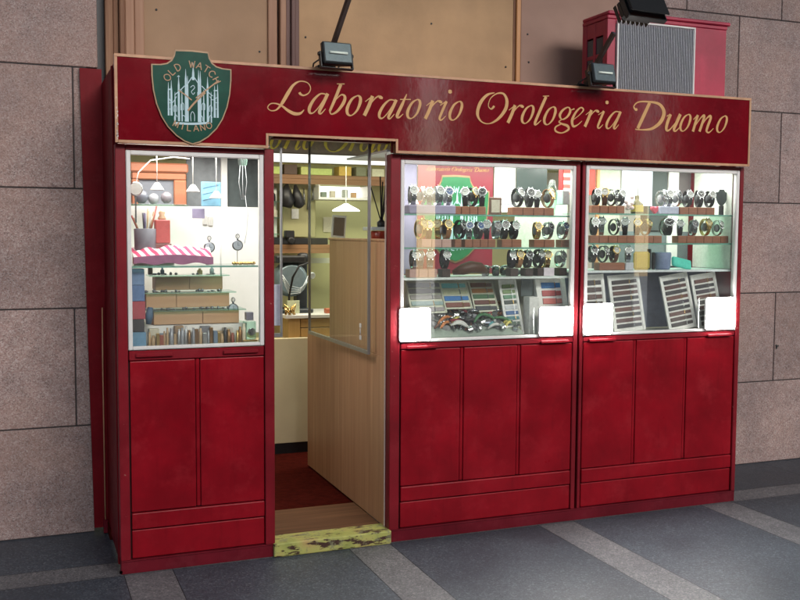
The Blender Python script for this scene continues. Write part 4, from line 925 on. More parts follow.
watch_row(MB_, yS, ZB_+H, [gd, br, gd, tn, bb, bl, ('rubber', 'steel', 'diall'), bk, sb, bb, bk, gd, sb, bl], 'the second shelf of middle window', G1)
watch_row(MC, yS, ZC+H, [st_, st_, st_, bk, bk, tn, bb, bk, gd, st_], 'the white slab of middle window', G1)
watch_row(RA, yS, QA+H, [bk, br, bb, bk, st_, st_, sb, bk, bb, bk], 'the top shelf of right window', G1)
watch_row(RB, yS, QB+H, [bk, st_, bb, bk, bg, tn, sb, bk, sb, gd, st_], 'the second shelf of right window', G1)
watch_row(RC, yS, QC+H, [bb, bk, br, st_], 'the white slab of right window', G1)
GB = 'wooden blocks under the watches'
blocks(BLK['MA'], yS, ZA, H, M['block'], 'the top shelf of middle window', GB)
blocks(BLK['MB'][:1], yS, ZB_, H, M['blockp'], 'the second shelf of middle window', GB, 'pinkish wooden block')
blocks(BLK['MB'][1:], yS, ZB_, H, M['block'], 'the second shelf of middle window', GB)
blocks(BLK['MC'], yS, ZC, H, M['blockp'], 'the white slab of middle window', GB, 'pinkish wooden block')
blocks([[[1.685], .05], [[2.09], .05], [[2.182], .05], [[2.257, 2.313], .05], [[2.396], .05]], yS, ZC, H, C((.06, .04, .035), .4), 'the white slab of middle window', GB, 'dark wooden block')
blocks(BLK['RA'], yS, QA, H, M['block'], 'the top shelf of right window', GB)
blocks(BLK['RB'], yS, QB, H, M['block'], 'the second shelf of right window', GB)
solo('display_block', MB().box(2.63, 2.80, .075, .135, QC+.0005, QC+H, .003), M['block'], 'long brown wooden block on the white slab of right window', 'block')
solo('display_block', MB().box(2.805, 2.86, .075, .135, QC+.0005, QC+H, .003), C((.55, .56, .6), .4), 'pale grey block right of the long brown block on right white slab', 'block')
solo('display_block', MB().box(3.03, 3.165, .075, .14, QA+.0005, QA+.045, .004), C((.45, .46, .58), .6), 'blue grey cloth block on the upper shelf of right window', 'block')

# loose watches lying about
def lying(n, x0, x1, y0, y1, zf, where, specs, group, tilt=(60, 100)):
    for i in range(n):
        sp = random.choice(specs); w = get_watch(*sp)
        x, y = random.uniform(x0, x1), random.uniform(y0, y1)
        w.location = (x, y, zf(y)+random.uniform(.012, .03)); s = random.uniform(.8, 1.1); w.scale = (s, s, s)
        w.rotation_euler = (R(-random.uniform(*tilt)), R(random.uniform(-25, 25)), R(random.uniform(-70, 70)))
        tag(w, '%s watch with %s dial %s' % (SN[sp[0]], DN[sp[2]], where), 'watch', group)
slope = lambda y: 1.055+(y-.06)*.55
solo('sloping_tray', MB().prism([(-.5, 0), (.5, 0), (.5, .003), (-.5, .003)], 0, 1, 0, Matrix(((.56, 0, 0, 1.86), (0, .28, 0, .055), (0, .155, 1, 1.05), (0, 0, 0, 1)))), C((.35, .42, .36), .5), 'sloping pale green tray holding the heap of watches in the middle window', 'tray')
lying(40, 1.68, 2.10, .065, .22, slope, 'lying in the heap at the bottom of middle window', [st_, st_, bl, sb, bk, tn, gd, st_, br], 'watches heaped in the tray')
STC = [('brown', (.16, .06, .03)), ('orange', (.55, .2, .06)), ('green', (.06, .2, .08)), ('white', (.7, .7, .66)), ('black', (.02, .02, .022)), ('yellow', (.55, .48, .12)), ('turquoise', (.1, .4, .42)), ('dark red', (.25, .03, .04))]
for i in range(34):
    nm, c = STC[i % 8]
    x, y0 = random.uniform(1.67, 2.08), random.uniform(.075, .20); a = random.uniform(-.9, .9); L = random.uniform(.035, .06); z = slope(y0)+.012+random.uniform(0, .04)
    pts = [(x+math.cos(a)*L*u, y0+math.sin(a)*L*u*.5, z+.016*(1-u*u)+math.sin(a)*L*u*.4) for u in (-1, -.6, -.2, .2, .6, 1)]
    mb = MB(); mb.tube(pts, [.0055, .008, .009, .009, .008, .005], 6)
    solo('loose_strap', mb, C(c, .5), '%s strap lying in the heap at the bottom of middle window' % nm, 'strap', 'straps heaped in the tray')
for i in range(6):
    sp = [st_, bk, bb, st_, tn, gd][i]; w = get_watch(*sp); w.location = (1.93+.085*i, .13, ZC+.02); w.rotation_euler = (R(-88), 0, R(-40+25*i)); w.scale = (.9, .9, .9)
    tag(w, '%s watch with %s dial lying flat, %s on middle slab' % (SN[sp[0]], DN[sp[2]], ORD[i]), 'watch', 'watches lying on the slab')
mb = MB(); mb.tube([(1.75, .14, ZC+.02), (1.80, .12, ZC+.038), (1.85, .13, ZC+.05), (1.91, .13, ZC+.045), (1.96, .14, ZC+.022)], [.012, .03, .034, .03, .012], 10)
solo('strap_bundle', mb, M['brown'], 'dark bundle of leather straps lying on the white slab of the middle window', 'straps')

# strap boards
def strap_board(cx, w, z0, z1, y0, y1, cols, label, rot=0, edge=.018, board='paper', mg=.14):
    root = thing('strap_board', label, 'display board', (cx, (y0+y1)/2, z0), 'strap boards in the windows')
    L = math.hypot(z1-z0, y1-y0); a = math.atan2(y1-y0, z1-z0)
    T = Matrix.Translation((cx, y0, z0)) @ Matrix.Rotation(-a, 4, 'X') @ Matrix.Rotation(R(-rot), 4, 'Y')
    mb = MB(); mb.box(-w/2, w/2, 0, .006, 0, L, .001, 0, T)
    for s in (-1, 1): mb.box(s*(w/2-edge/2)-edge/2, s*(w/2-edge/2)+edge/2, -.004, -.0003, 0, L, .001, 0, T)
    mb.build('board', M[board], root)
    n = len(cols); p = L*(1-mg)/n
    for i, c in enumerate(cols):
        zc = L*(1-mg*.6)-p*(i+.5)
        b = MB(); hw = w/2-edge-.004; t = p*.36
        b.box(-hw, hw*.35, -.006, -.0005, zc-t, zc+t, .0015, 0, T)
        b.box(hw*.42, hw*.98, -.0055, -.0005, zc-t*.85, zc+t*.85, .0015, 0, T)
        s = b.build('strap', C(c, .5), root)
        k = MB(); k.box(hw*(.36), hw*(.41), -.0075, -.0006, zc-t*1.1, zc+t*1.1, .0005, 0, T); k.build('buckle', M['steel'] if i % 3 else M['brass'], s)
DK = [(.03, .022, .022), (.06, .03, .025), (.10, .04, .03), (.022, .022, .026), (.05, .035, .05), (.13, .05, .035), (.03, .028, .03), (.09, .035, .03), (.025, .025, .03)]
strap_board(2.605, .19, 1.045, 1.368, .075, .125, DK[:7], 'white strap board with dark straps at the left end of the right window', 2)
strap_board(2.845, .215, 1.042, 1.368, .075, .125, DK, 'white strap board of brown straps left of blue grey cloth in right window', 4)
strap_board(3.215, .20, 1.042, 1.368, .075, .125, DK[::-1], 'leaning white strap board right of blue grey cloth in right window', 8)
strap_board(3.43, .185, 1.042, 1.368, .085, .135, DK[2:]+DK[:2], 'white strap board behind the lamp at the right end of right window', 7)
solo('backing_cloth', MB().prism([(2.5, 1.04), (3.52, 1.04), (3.52, 1.375), (2.5, 1.375)], .26, .27, 0), M['bluegrey'], 'blue grey cloth behind the strap boards of the right window', 'cloth')
strap_board(1.625, .21, 1.17, 1.335, .16, .25, [(.22, .23, .25), (.25, .24, .24), (.3, .28, .25), (.3, .42, .4), (.33, .3, .3)], 'ivory tray of grey rolled straps at the left of the middle window', 0, .008, 'ivory', .04)
strap_board(1.80, .165, 1.19, 1.33, .16, .25, [(.12, .48, .50), (.6, .62, .4), (.03, .16, .42), (.2, .07, .05)], 'strap tray of turquoise and blue straps in the middle window', 0, .006, 'ivory', .04)
strap_board(1.97, .15, 1.17, 1.33, .16, .25, [(.16, .06, .03), (.5, .22, .06), (.05, .14, .06), (.12, .04, .03), (.05, .06, .07)], 'strap tray of brown orange and green straps in the middle window', 0, .006, 'ivory', .04)
strap_board(2.115, .11, 1.045, 1.345, .10, .19, [(.16, .24, .08), (.2, .3, .12), (.1, .25, .14), (.03, .05, .04), (.55, .58, .6), (.03, .12, .3), (.03, .18, .2), (.05, .1, .07), (.3, .34, .2)], 'tall narrow strap board of green and blue straps in the middle window', 2, .012)
strap_board(2.36, .19, 1.19, 1.345, .12, .16, [(.02, .16, .42), (.42, .06, .06), (.55, .12, .10)], 'white board of one blue and two red straps in middle window', 0, .03, 'paper', .16)
solo('white_box', MB().box(2.188, 2.25, .08, .15, 1.045, 1.25, .003), M['paper'], 'upright white box left of the square lamp in the middle window', 'box')
solo('dark_card', MB().box(2.185, 2.26, .17, .175, 1.25, 1.345, .001), C((.10, .13, .13), .4), 'dark grey card behind the upright white box in middle window', 'card')
solo('white_carton', MB().box(2.27, 2.42, .17, .26, 1.04, 1.35, .003), M['paper'], 'large white carton behind the red and blue straps in middle window', 'box')
mb = MB()
for k in range(5): mb.box(1.55, 1.78, .07+.03*k, .099+.03*k, 1.033, 1.05+.022*k, .002)
solo('ivory_steps', mb, M['ivory'], 'ivory stepped riser at the lower left of the middle window', 'stand')
solo('ivory_box', MB().box(1.53, 2.42, .27, .345, 1.032, 1.345, .003), M['ivory'], 'long ivory back panel under the white slab of the middle window', 'panel')

# posters and cards behind the middle window
ps = thing('crest_poster', 'red poster with large green shield crest behind the middle window shelves', 'poster', (1.88, .40, 1.37))
pm = paint('poster red', (.22, .02, .035), .4, .1, 5)
MB().box(1.655, 2.12, .40, .406, 1.37, 1.985).build('panel', pm, ps)
def crest2(k, cx, cz): return [(cx+(x-.342)*k, cz+(z-2.2)*k) for x, z in full(1.0)]
mb = MB(); mb.prism(crest2(1.16, 1.885, 1.665), .396, .3995); mb.build('rim', M['gold'], ps)
mb = MB(); mb.prism(crest2(1.11, 1.885, 1.665), .392, .3957); mb.build('shield', C((.02, .16, .06), .4), ps)
mb = MB()
for i, s in enumerate(CATH): mb.ribbon(s, .3912-.00012*(i % 9), 0, 4, 1.1, 1.885, 1.665)
arc_text(mb, 'OLD WATCH', 1.885, 1.70, .124, -61, 61, .036, .3905, .005, .85)
arc_text(mb, 'MILANO', 1.885, 1.735, .235, 203, 157, .03, .3905, .005, .85, True)
mb.build('emblem', M['cath'], ps)
mb = MB()
for i, s in enumerate(SCRIPT): mb.ribbon([(x, z-2.165, w*1.2) for x, z, w in s], .3994-.0002*(i % 5), 0, 4, .145, 1.60, 1.945)
mb.build('lettering', M['letter'], ps)
solo('lilac_curtain', MB().box(1.497, 1.654, .41, .416, 1.37, 1.985, .001), M['lilac'], 'lilac grey cloth panel behind the left end of the middle window', 'cloth')
pn = thing('notice', 'white sheet with faint handwriting pinned behind the middle window', 'notice', (2.17, .40, 1.75))
MB().box(2.125, 2.262, .395, .397, 1.72, 1.99).build('sheet', M['paper'], pn)
mb = MB()
for k in range(8):
    x = 2.145
    z = 1.955-.027*k
    while x < 2.24:
        w = random.uniform(.008, .02); mb.box(x, min(x+w, 2.245), .3935, .3946, z-.002, z+.002+random.random()*.002); x += w+.006
mb.build('scribble', C((.25, .25, .3), .8), pn)
solo('dark_backdrop', MB().box(2.268, 2.47, .395, .40, 1.80, 1.985, .001), C((.055, .075, .07), .25), 'dark grey panel at the top of middle window beside the notice', 'panel')
solo('pale_backdrop', MB().box(2.268, 2.62, .41, .415, 1.37, 1.796, .001), C((.55, .62, .5), .6), 'pale green backing panel behind the right half of middle window', 'panel')
solo('red_poster', MB().box(2.545, 2.66, .39, .396, 1.83, 1.985, .001), C((.42, .03, .03), .4), 'small red poster at the top right corner of middle window', 'poster')
solo('pale_box', MB().box(2.41, 2.455, .12, .19, 1.76, 1.84, .003), C((.6, .66, .66), .5), 'pale box beneath the small red poster at right of middle window', 'box')
mb = MB(); mb.tube([(2.352, .15, ZA+.005), (2.352, .15, ZA+.07), (2.356, .15, ZA+.13), (2.36, .15, ZA+.20)], [.022, .034, .036, .015], 12)
solo('glass_vase', mb, M['shelfglass'], 'tall clear greenish vase on the upper shelf of middle window', 'vase')
cd = thing('framed_card', 'small brown framed card on the upper shelf of middle window', 'card', (1.99, .12, ZA))
MB().box(1.955, 2.03, .12, .126, ZA+.0005, ZA+.095, .002).build('frame', C((.14, .07, .04), .5), cd)
MB().box(1.967, 2.018, .117, .1195, ZA+.014, ZA+.082).build('print', C((.55, .5, .4), .6), cd)
sg = thing('price_card', 'tiny pinkish white card on the slab at right of middle window', 'card', (2.306, .09, ZC))
MB().box(2.27, 2.335, .07, .074, ZC+.0005, ZC+.045, .001).build('card', C((.75, .66, .72), .6), sg)

# right window back wall items
solo('orange_red_poster', MB().box(2.66, 2.80, .395, .40, 1.83, 1.985, .001), C((.50, .05, .03), .5), 'orange red poster at the upper left of right window', 'poster')
solo('striped_poster', MB().box(2.575, 2.655, .385, .39, 1.83, 1.985, .001), stripes('pale red striped print', (.6, .12, .1), (.8, .7, .6), 7, R(90)), 'pale red striped poster left of the orange red poster', 'poster')
solo('wood_post', MB().box(2.805, 2.825, .385, .40, 1.40, 1.985, .001), M['strip'], 'thin orange wooden post beside the red poster in right window', 'post')
solo('sky_reflection_panel', MB().box(2.985, 3.205, .39, .396, 1.77, 1.985, .001), paint('bluish sky reflection', (.6, .66, .75), .5, .12, 9), 'large bluish white painted sky reflection behind the upper shelf of right window', 'poster')  # bluish panel stands in for the sky reflected in the pane
solo('olive_panel', MB().box(2.83, 2.98, .40, .405, 1.40, 1.985, .001), C((.38, .42, .32), .6), 'grey green panel left of the bluish white sky reflection in right window', 'panel')
solo('dark_curtain', MB().box(3.215, 3.36, .45, .455, 1.62, 1.985, .001), C((.05, .065, .06), .6), 'dark green curtain right of the bluish white sky reflection in right window', 'curtain')
solo('white_upright', MB().box(3.365, 3.44, .44, .455, 1.40, 1.985, .001), M['white'], 'white upright post right of the dark curtain in right window', 'post')
solo('dark_board', MB().box(3.445, 3.60, .45, .455, 1.80, 1.985, .001), C((.12, .10, .10), .6), 'dark board at the upper right of right window', 'board')
solo('grey_backdrop', MB().box(2.83, 3.535, .46, .465, 1.37, 1.615, .001), C((.16, .2, .2), .6), 'grey panel behind the lower half of right window', 'panel')
solo('green_wall_panel', MB().box(3.445, 3.80, .465, .47, 1.37, 1.797, .001), C((.6, .7, .56), .6), 'pale green panel behind the small crest plaque in right window', 'panel')
solo('pale_lining', MB().box(3.5255, 3.5335, .055, .40, 1.395, 1.985, .001), C((.6, .62, .55), .6), 'pale green side lining at the right end of right window', 'lining')
sc2 = thing('crest_plaque', 'tiny dark shield plaque standing at the right end of right window', 'plaque', (3.49, .1, QA))
mb = MB(); mb.prism([(3.49+(x-.342)*.23, 1.815+(z-2.2)*.23) for x, z in full(1.0)], .10, .105); mb.build('plaque', C((.03, .045, .05), .3), sc2)
mb = MB(); mb.box(3.482, 3.498, .09, .115, QA+.0005, 1.770); mb.build('stand', M['dark'], sc2)
bt = thing('bottle', 'dark bottle with yellow label and a thin rod on the right upper shelf', 'bottle', (2.897, .1, QA))
mb = MB(); mb.lathe([(.034, 0), (.036, .006), (.036, .055), (.014, .075), (.012, .10), (.015, .105)], (2.897, .11, QA+.0005), 16); mb.build('glass', C((.09, .09, .03), .2), bt)
mb = MB(); mb.lathe([(.0368, .012), (.0368, .05)], (2.897, .11, QA), 16, 0, None, 'Z', False); mb.build('label', C((.5, .4, .05), .5), bt)
mb = MB(); mb.tube([(2.9, .11, QA+.1), (2.905, .11, QA+.235)], .0025, 6); mb.build('rod', M['dark'], bt)
mb = MB()
for k in range(9): mb.lathe([(.001, -.013), (.011, -.007), (.014, 0), (.011, .008), (.001, .013)], (2.828+random.uniform(-.028, .028), .1+random.uniform(-.02, .02), QA+.03+random.uniform(0, .07)), 8)
solo('white_flowers', mb, C((.82, .66, .64), .7), 'bunch of pinkish white flowers left of the dark bottle', 'flowers')
mb = MB(); mb.prism([(3.012, QA+.0005), (2.985, QA+.026), (2.985, QA+.04), (2.998, QA+.046), (3.012, QA+.038), (3.026, QA+.046), (3.04, QA+.04), (3.04, QA+.026)], .09, .11, 0, None, .003)
solo('pink_heart', mb, C((.62, .1, .14), .4), 'small pink heart on the upper shelf of right window', 'ornament')
mb = MB(); mb.box(2.885, 2.995, .10, .13, QC+.0005, QC+.105, .012); solo('ochre_cushion', mb, C((.42, .33, .05), .8), 'ochre square cushion on the white slab of right window', 'cushion')
mb = MB(); mb.lathe([(.04, 0), (.045, .01), (.05, .09), (.046, .1)], (3.09, .12, QC+.0005), 18); solo('blue_cup', mb, C((.22, .27, .42), .5), 'dull blue cup on the white slab of right window', 'cup')
T = Matrix.Translation((3.225, .12, QC+.036)) @ Matrix.Rotation(R(12), 4, 'Y') @ Matrix.Rotation(R(-20), 4, 'X')
mb = MB(); mb.box(-.068, .068, -.012, .012, -.03, .03, .011, 0, T, 2); solo('teal_cushion', mb, C((.10, .62, .50), .7), 'bright teal cushion on the white slab of right window', 'cushion')
mb = MB(); mb.box(3.0, 3.02, .13, .15, QC+.0005, QC+.12, .003); mb.box(3.025, 3.04, .12, .14, QC+.0005, QC+.10, .003); solo('dark_tools', mb, M['dark'], 'two dark upright tools beside the blue cup in right window', 'tools')
# big watch stand in second row
w = get_watch(*bb); w.location = (3.085, .075, QB+H); w.scale = (1.35, 1.35, 1.05); tag(w, 'largest black watch in the second shelf of right window', 'watch', G1)

# ------------------------------------------------------------------ left window
solo('white_back_panel', MB().box(.06, .86, .615, .63, 1.049, 1.732, .002), M['white'], 'bright white back panel of the left window', 'panel')
solo('grey_shutter', MB().box(.435, .62, .70, .71, 1.60, 2.0, .001), paint('grey slats', (.16, .17, .18), .5, .2, 20), 'grey shutter behind the hanging lamps of left window', 'shutter')
solo('dark_shutter', MB().box(.655, .90, .70, .71, 1.60, 2.0, .001), paint('dark slats', (.07, .085, .085), .5, .25, 20), 'dark green grey shutter at upper right of left window', 'shutter')
solo('white_post', MB().box(.618, .652, .68, .699, 1.60, 2.0, .002), M['white'], 'white post between grey and dark shutters in the left window', 'post')
wf = thing('wooden_frame', 'orange wooden cabinet frame at the upper left of left window', 'frame', (.29, .64, 1.6))
ow = wood('orange cabinet wood', (.30, .10, .05), (.46, .19, .10), .8, .4, 'X')
mb = MB()
mb.box(.13, .43, .60, .66, 1.905, 1.955, .008); mb.box(.14, .42, .61, .655, 1.868, 1.9045, .006)
mb.box(.355, .42, .61, .655, 1.735, 1.8675, .005); mb.box(.14, .175, .61, .655, 1.735, 1.8675, .005)
mb.build('surround', ow, wf)
MB().box(.1755, .3545, .63, .64, 1.735, 1.867).build('mirror', C((.2, .21, .24), .2, 0), wf)
for x, z, nm in ((.222, 1.80, 'leftmost'), (.395, 1.795, 'middle'), (.510, 1.765, 'rightmost')):
    p = thing('pendant_lamp', nm+' white cone lamp hanging on a cord in left window', 'lamp', (x, .26, z), 'cone lamps in the left window')
    mb = MB(); mb.lathe([(.006, .035), (.010, .034), (.033, .002), (.034, 0), (.031, .001)], (x, .26, z), 16, 0, None, 'Z', False); mb.build('shade', M['white'], p)
    mb = MB(); mb.tube([(x, .26, z+.034), (x, .26, 2.009)], .0022, 5); mb.build('cord', M['white'], p)
bp = thing('blue_picture', 'small light blue picture hanging below lamps in left window', 'picture', (.49, .32, 1.73))
MB().box(.447, .545, .325, .33, 1.727, 1.848, .001).build('print', paint('sky blue print', (.22, .48, .66), .5, .25, 14), bp)
mb = MB()
for k in range(3): mb.tube([(.455, .3235, 1.755+.03*k), (.49, .3235, 1.765+.03*k), (.537, .3235, 1.775+.03*k)], .0014, 5)
mb.build('lines', C((.1, .2, .3), .6), bp)
gp = thing('hanging_glass', 'clear glass beaker hanging with wires at upper right of left window', 'glass', (.643, .26, 1.92))
mb = MB(); mb.lathe([(.018, 0), (.022, .005), (.026, .055)], (.643, .26, 1.93), 14, 0, None, 'Z', False); mb.build('beaker', M['shelfglass'], gp)
mb = MB()
for dx in (-.012, .0, .013): mb.tube([(.643+dx, .26, 1.93), (.643+dx*1.6, .262, 1.85), (.645+dx*.7, .26, 1.76)], .0014, 5)
mb.tube([(.655, .26, 1.78), (.668, .26, 1.68), (.662, .26, 1.60), (.65, .26, 1.54)], .0016, 5)
mb.build('wire', C((.7, .72, .75), .4), gp)
ck = thing('round_clock', 'small round white clock at the upper left of left window', 'clock', (.112, .2, 1.77))
mb = MB(); mb.lathe([(.03, -.012), (.034, -.006), (.034, .008), (.030, .012)], (.113, .2, 1.80), 20, 0, None, 'Y'); mb.build('case', M['steel'], ck)
mb = MB(); mb.lathe([(.029, .0125), (.0004, .013)], (.113, .2, 1.80), 20, 0, None, 'Y', False); mb.build('face', M['dialw'], ck)
mb = MB(); mb.box(.1095, .1165, .195, .205, 1.64, 1.767); mb.build('stand', M['steel'], ck)
shelf(.072, .67, 1.437, 'greenish glass shelf across the middle of left window', .34)
for x0, x1, z in ((.18, .58, 1.304), (.14, .60, 1.217), (.16, .62, 1.147)): pass
cp = thing('tool_pot', 'grey pot full of tools and brushes on the left window shelf', 'pot', (.16, .2, 1.438))
mb = MB(); mb.lathe([(.045, 0), (.05, .01), (.052, .11), (.047, .112)], (.155, .2, 1.50), 16); mb.build('pot', C((.17, .17, .2), .5), cp)
tc = [(.3, .16, .08), (.5, .35, .2), (.1, .1, .12), (.35, .06, .05), (.55, .5, .45), (.12, .1, .2)]
for k in range(10):
    a = random.uniform(-1, 1); mb = MB(); mb.tube([(.155+a*.02, .2+random.uniform(-.02, .02), 1.57), (.155+a*.065, .2+random.uniform(-.03, .03), 1.66+random.random()*.06)], [.003, .0045], 6); mb.build('tool', C(tc[k % 6], .5), cp)
solo('pot_block', MB().box(.10, .205, .15, .25, 1.438, 1.499, .004), M['paper'], 'white block below the tool pot in left window', 'block')
rb = thing('red_box', 'red jewel box with a small figure on top in left window', 'box', (.237, .22, 1.50))
MB().box(.203, .273, .19, .25, 1.541, 1.655, .004).build('box', C((.52, .10, .09), .5), rb)
MB().box(.198, .278, .187, .253, 1.498, 1.5405, .003).build('base', C((.2, .08, .07), .5), rb)
mb = MB(); mb.lathe([(.018, 0), (.02, .008), (.012, .02), (.016, .035), (.006, .046)], (.238, .22, 1.6555), 12); mb.build('figure', C((.6, .4, .25), .5), rb)
solo('box_block', MB().box(.19, .29, .18, .26, 1.438, 1.4975, .003), M['paper'], 'white block under the red jewel box in left window', 'block')
solo('label_card', MB().box(.405, .468, .35, .354, 1.665, 1.715, .001), C((.28, .25, .38), .6), 'small purple printed card above the pocket watches of left window', 'card')
# striped cushion
mb = MB(); t = bmesh.new(); nx, ny = 26, 8
gr = []
for i in range(nx+1):
    row = []
    for j in range(ny+1):
        x = .085+.37*i/nx; yy = .06+.20*j/ny
        z = 1.478+.018*math.sin(math.pi*j/ny)+.012*math.sin(i*.9)*math.sin(j*1.1)+.012*math.sin(math.pi*i/nx)+.03*j/ny
        row.append(t.verts.new((x, yy, z)))
    gr.append(row)
for i in range(nx):
    for j in range(ny): f = t.faces.new((gr[i][j], gr[i+1][j], gr[i+1][j+1], gr[i][j+1])); f.smooth = True
bo = [t.verts.new((v[0].co.x, .057, 1.447+.005*math.sin(i*.7))) for i, v in enumerate(gr)]
for i in range(nx): f = t.faces.new((bo[i], bo[i+1], gr[i+1][0], gr[i][0])); f.material_index = 1; f.smooth = True
bmesh.ops.recalc_face_normals(t, faces=t.faces)
cu = thing('striped_cushion', 'pink and white striped cloth with purple edge on left window shelf', 'cloth', (.27, .15, 1.438))
# top and edge are two parts
tt = t.copy(); bmesh.ops.delete(tt, geom=[f for f in tt.faces if f.material_index == 1], context='FACES'); mb._merge(tt, 0, None, True); mb.build('top', M['pinkstripe'], cu)
for f in list(t.faces):
    if f.material_index == 0: t.faces.remove(f)
for v in list(t.verts):
    if not v.link_faces: t.verts.remove(v)
mb = MB(); mb._merge(t, 0, None, True); mb.build('edge', C((.32, .12, .22), .8), cu)
for x, z, nm in ((.462, 1.522, 'pocket watch on stand left of the thin white rod in left window'), (.602, 1.532, 'pocket watch on stand above gold chain at right of left window'), (.578, 1.216, 'pocket watch hanging beside the tan boxes in left window')):
    p = thing('pocket_watch', nm, 'pocket watch', (x, .2, z-.06))
    mb = MB(); mb.lathe([(.020, -.007), (.027, -.004), (.027, .004), (.022, .007)], (x, .2, z), 20, 0, None, 'Y')
    ring = [(x+.009*math.cos(q), .2, z+.045+.011*math.sin(q)) for q in [k*.6283 for k in range(10)]]
    mb.tube(ring, .0022, 6, 0, None, True); mb.lathe([(.005, 0), (.005, .01)], (x, .2, z+.0265), 8); mb.build('case', M['steeld'], p)
    mb = MB(); mb.lathe([(.0215, .0074), (.0004, .0078)], (x, .2, z), 20, 0, None, 'Y', False); d = mb.build('dial', C((.50, .56, .62), .3), p)
    mb = MB(); mb.box(x-.0008, x+.0008, .1912, .1918, z-.002, z+.015); mb.box(x-.002, x+.011, .1905, .1911, z-.0008, z+.0008); mb.build('hands', M['dark'], d)
    zb = 1.4375 if z > 1.4 else 1.1
    mb = MB(); mb.tube([(x+.002, .216, zb), (x+.002, .216, z+.058), (x+.001, .205, z+.058)], .0022, 6); mb.lathe([(.018, 0), (.018, .004)], (x+.002, .216, zb), 12); mb.build('stand', M['white'], p)
mb = MB()
for k in range(14): mb.lathe([(.001, 0), (.009, .004), (.009, .012), (.001, .017)], (.565+.008*k+random.uniform(-.003, .003), .12+random.uniform(-.01, .01), 1.4378), 7)
solo('gold_chain', mb, M['brass'], 'little heap of gold chain on the right end of left window shelf', 'chain')
solo('white_rod', MB().tube([(.53, .26, 1.30), (.53, .26, 1.62)], .004, 8), M['white'], 'thin white upright rod in the middle of left window', 'rod')
tanw = wood('tan box wood', (.50, .29, .15), (.64, .42, .25), .7, .5, 'X')
def tanbox(x0, x1, y0, y1, z0, z1, lab, xs):
    p = thing('tan_box', lab, 'box', ((x0+x1)/2, (y0+y1)/2, z0), 'stacked tan boxes')
    e = [x0]+xs+[x1]
    for a, b in zip(e, e[1:]): MB().box(a+.001, b-.001, y0, y1, z0, z1-.0065, .002).build('drawer', tanw, p)
    MB().box(x0-.03, x1+.03, y0-.025, y1, z1-.006, z1, .001).build('glass_top', M['shelfglass'], p)
tanbox(.205, .535, .24, .36, 1.312, 1.385, 'top tan wooden box of the stack in left window', [.37])
tanbox(.155, .56, .20, .36, 1.228, 1.304, 'middle tan wooden box of the stack in left window', [.30])
tanbox(.185, .60, .16, .36, 1.150, 1.220, 'lowest tan wooden box of the stack in left window', [.42])
solo('white_plinth', MB().box(.12, .64, .17, .36, 1.049, 1.149, .002), M['white'], 'white plinth under the stack of tan boxes in left window', 'plinth')
for z, n_, x0, x1, yy, lab in ((1.3045, 22, .15, .56, .19, 'middle'), (1.2205, 26, .13, .58, .15, 'lowest'), (1.386, 12, .2, .5, .23, 'top')):
    mb = MB()
    for k in range(n_):
        x = random.uniform(x0, x1); h = random.uniform(.004, .016)
        mb.lathe([(.006, 0), (random.uniform(.005, .012), h*.6), (.002, h)], (x, yy+random.uniform(-.008, .03), z), 7)
    tag(solo('watch_parts', mb, M['steeld'], 'scattered small metal watch parts on glass top of %s tan box' % lab, 'watch parts'), kind='stuff')
for k in range(9):
    mb = MB(); x = .115+.012*(k % 3)
cols = [('brass', (.55, .38, .14), .9), ('steel', (.5, .5, .5), .9), ('grey', (.3, .31, .33), .3), ('tan', (.45, .3, .16), 0), ('cream', (.62, .54, .4), 0), ('blue grey', (.16, .22, .3), 0), ('bronze', (.28, .15, .06), .7), ('dark', (.05, .05, .055), .3), ('red brown', (.3, .08, .05), 0)]
x = .150; cnt = {}
WORDS = ['first ', 'second ', 'third ', 'fourth ', 'fifth ', 'sixth ', 'seventh ', 'eighth ', 'ninth ', 'tenth ', 'eleventh ', 'twelfth ', 'last ']
while x < .60:
    nm, c, met = random.choice(cols); rr = random.uniform(.0055, .0105); h = random.uniform(.05, .105)
    k = cnt.get(nm, 0); cnt[nm] = k+1
    lab = WORDS[min(k, 12)]+nm+' upright rod from left in the bottom row of left window'
    mb = MB()
    yy = .09+random.uniform(-.012, .02)
    if random.random() < .7: mb.lathe([(rr*.9, 0), (rr, .003), (rr, h*.8), (rr*.7, h*.84), (rr*.7, h)], (x+rr, yy, 1.049), 10)
    else: mb.box(x, x+2*rr, yy-.012, yy+.012, 1.049, 1.049+h, .0015)
    solo('small_rod', mb, C(c, .35, met), lab, 'rod', 'upright rods along the bottom of the left window')
    x += 2*rr+.001
solo('blue_box', MB().box(.073, .138, .10, .2, 1.27, 1.345, .002), C((.13, .22, .42), .5), 'lower blue box in the left column of left window', 'box')
solo('blue_box', MB().box(.073, .138, .10, .2, 1.346, 1.422, .002), C((.17, .27, .45), .5), 'upper blue box just below striped cloth in left window', 'box')
solo('red_carton', MB().box(.073, .14, .10, .2, 1.185, 1.269, .002), C((.45, .07, .09), .5), 'red carton between blue boxes in left column of left window', 'box')
solo('dark_box', MB().box(.073, .135, .10, .2, 1.125, 1.184, .002), C((.05, .045, .05), .5), 'dark box below the red carton in left window', 'box')
solo('blue_box', MB().box(.073, .14, .08, .2, 1.049, 1.124, .002), C((.15, .3, .45), .5), 'lowest pale blue box at bottom left of left window', 'box')
mb = MB(); mb.tube([(.155, .11, 1.16), (.158, .11, 1.2), (.165, .11, 1.24)], [.012, .02, .012], 8); solo('blue_figurine', mb, C((.06, .12, .2), .5), 'small dark blue figurine beside the blue boxes in left window', 'figurine')
solo('clear_block', MB().box(.622, .658, .10, .14, 1.165, 1.205, .002), C((.3, .28, .34), .3), 'small purple grey cube at lower right of left window', 'cube')
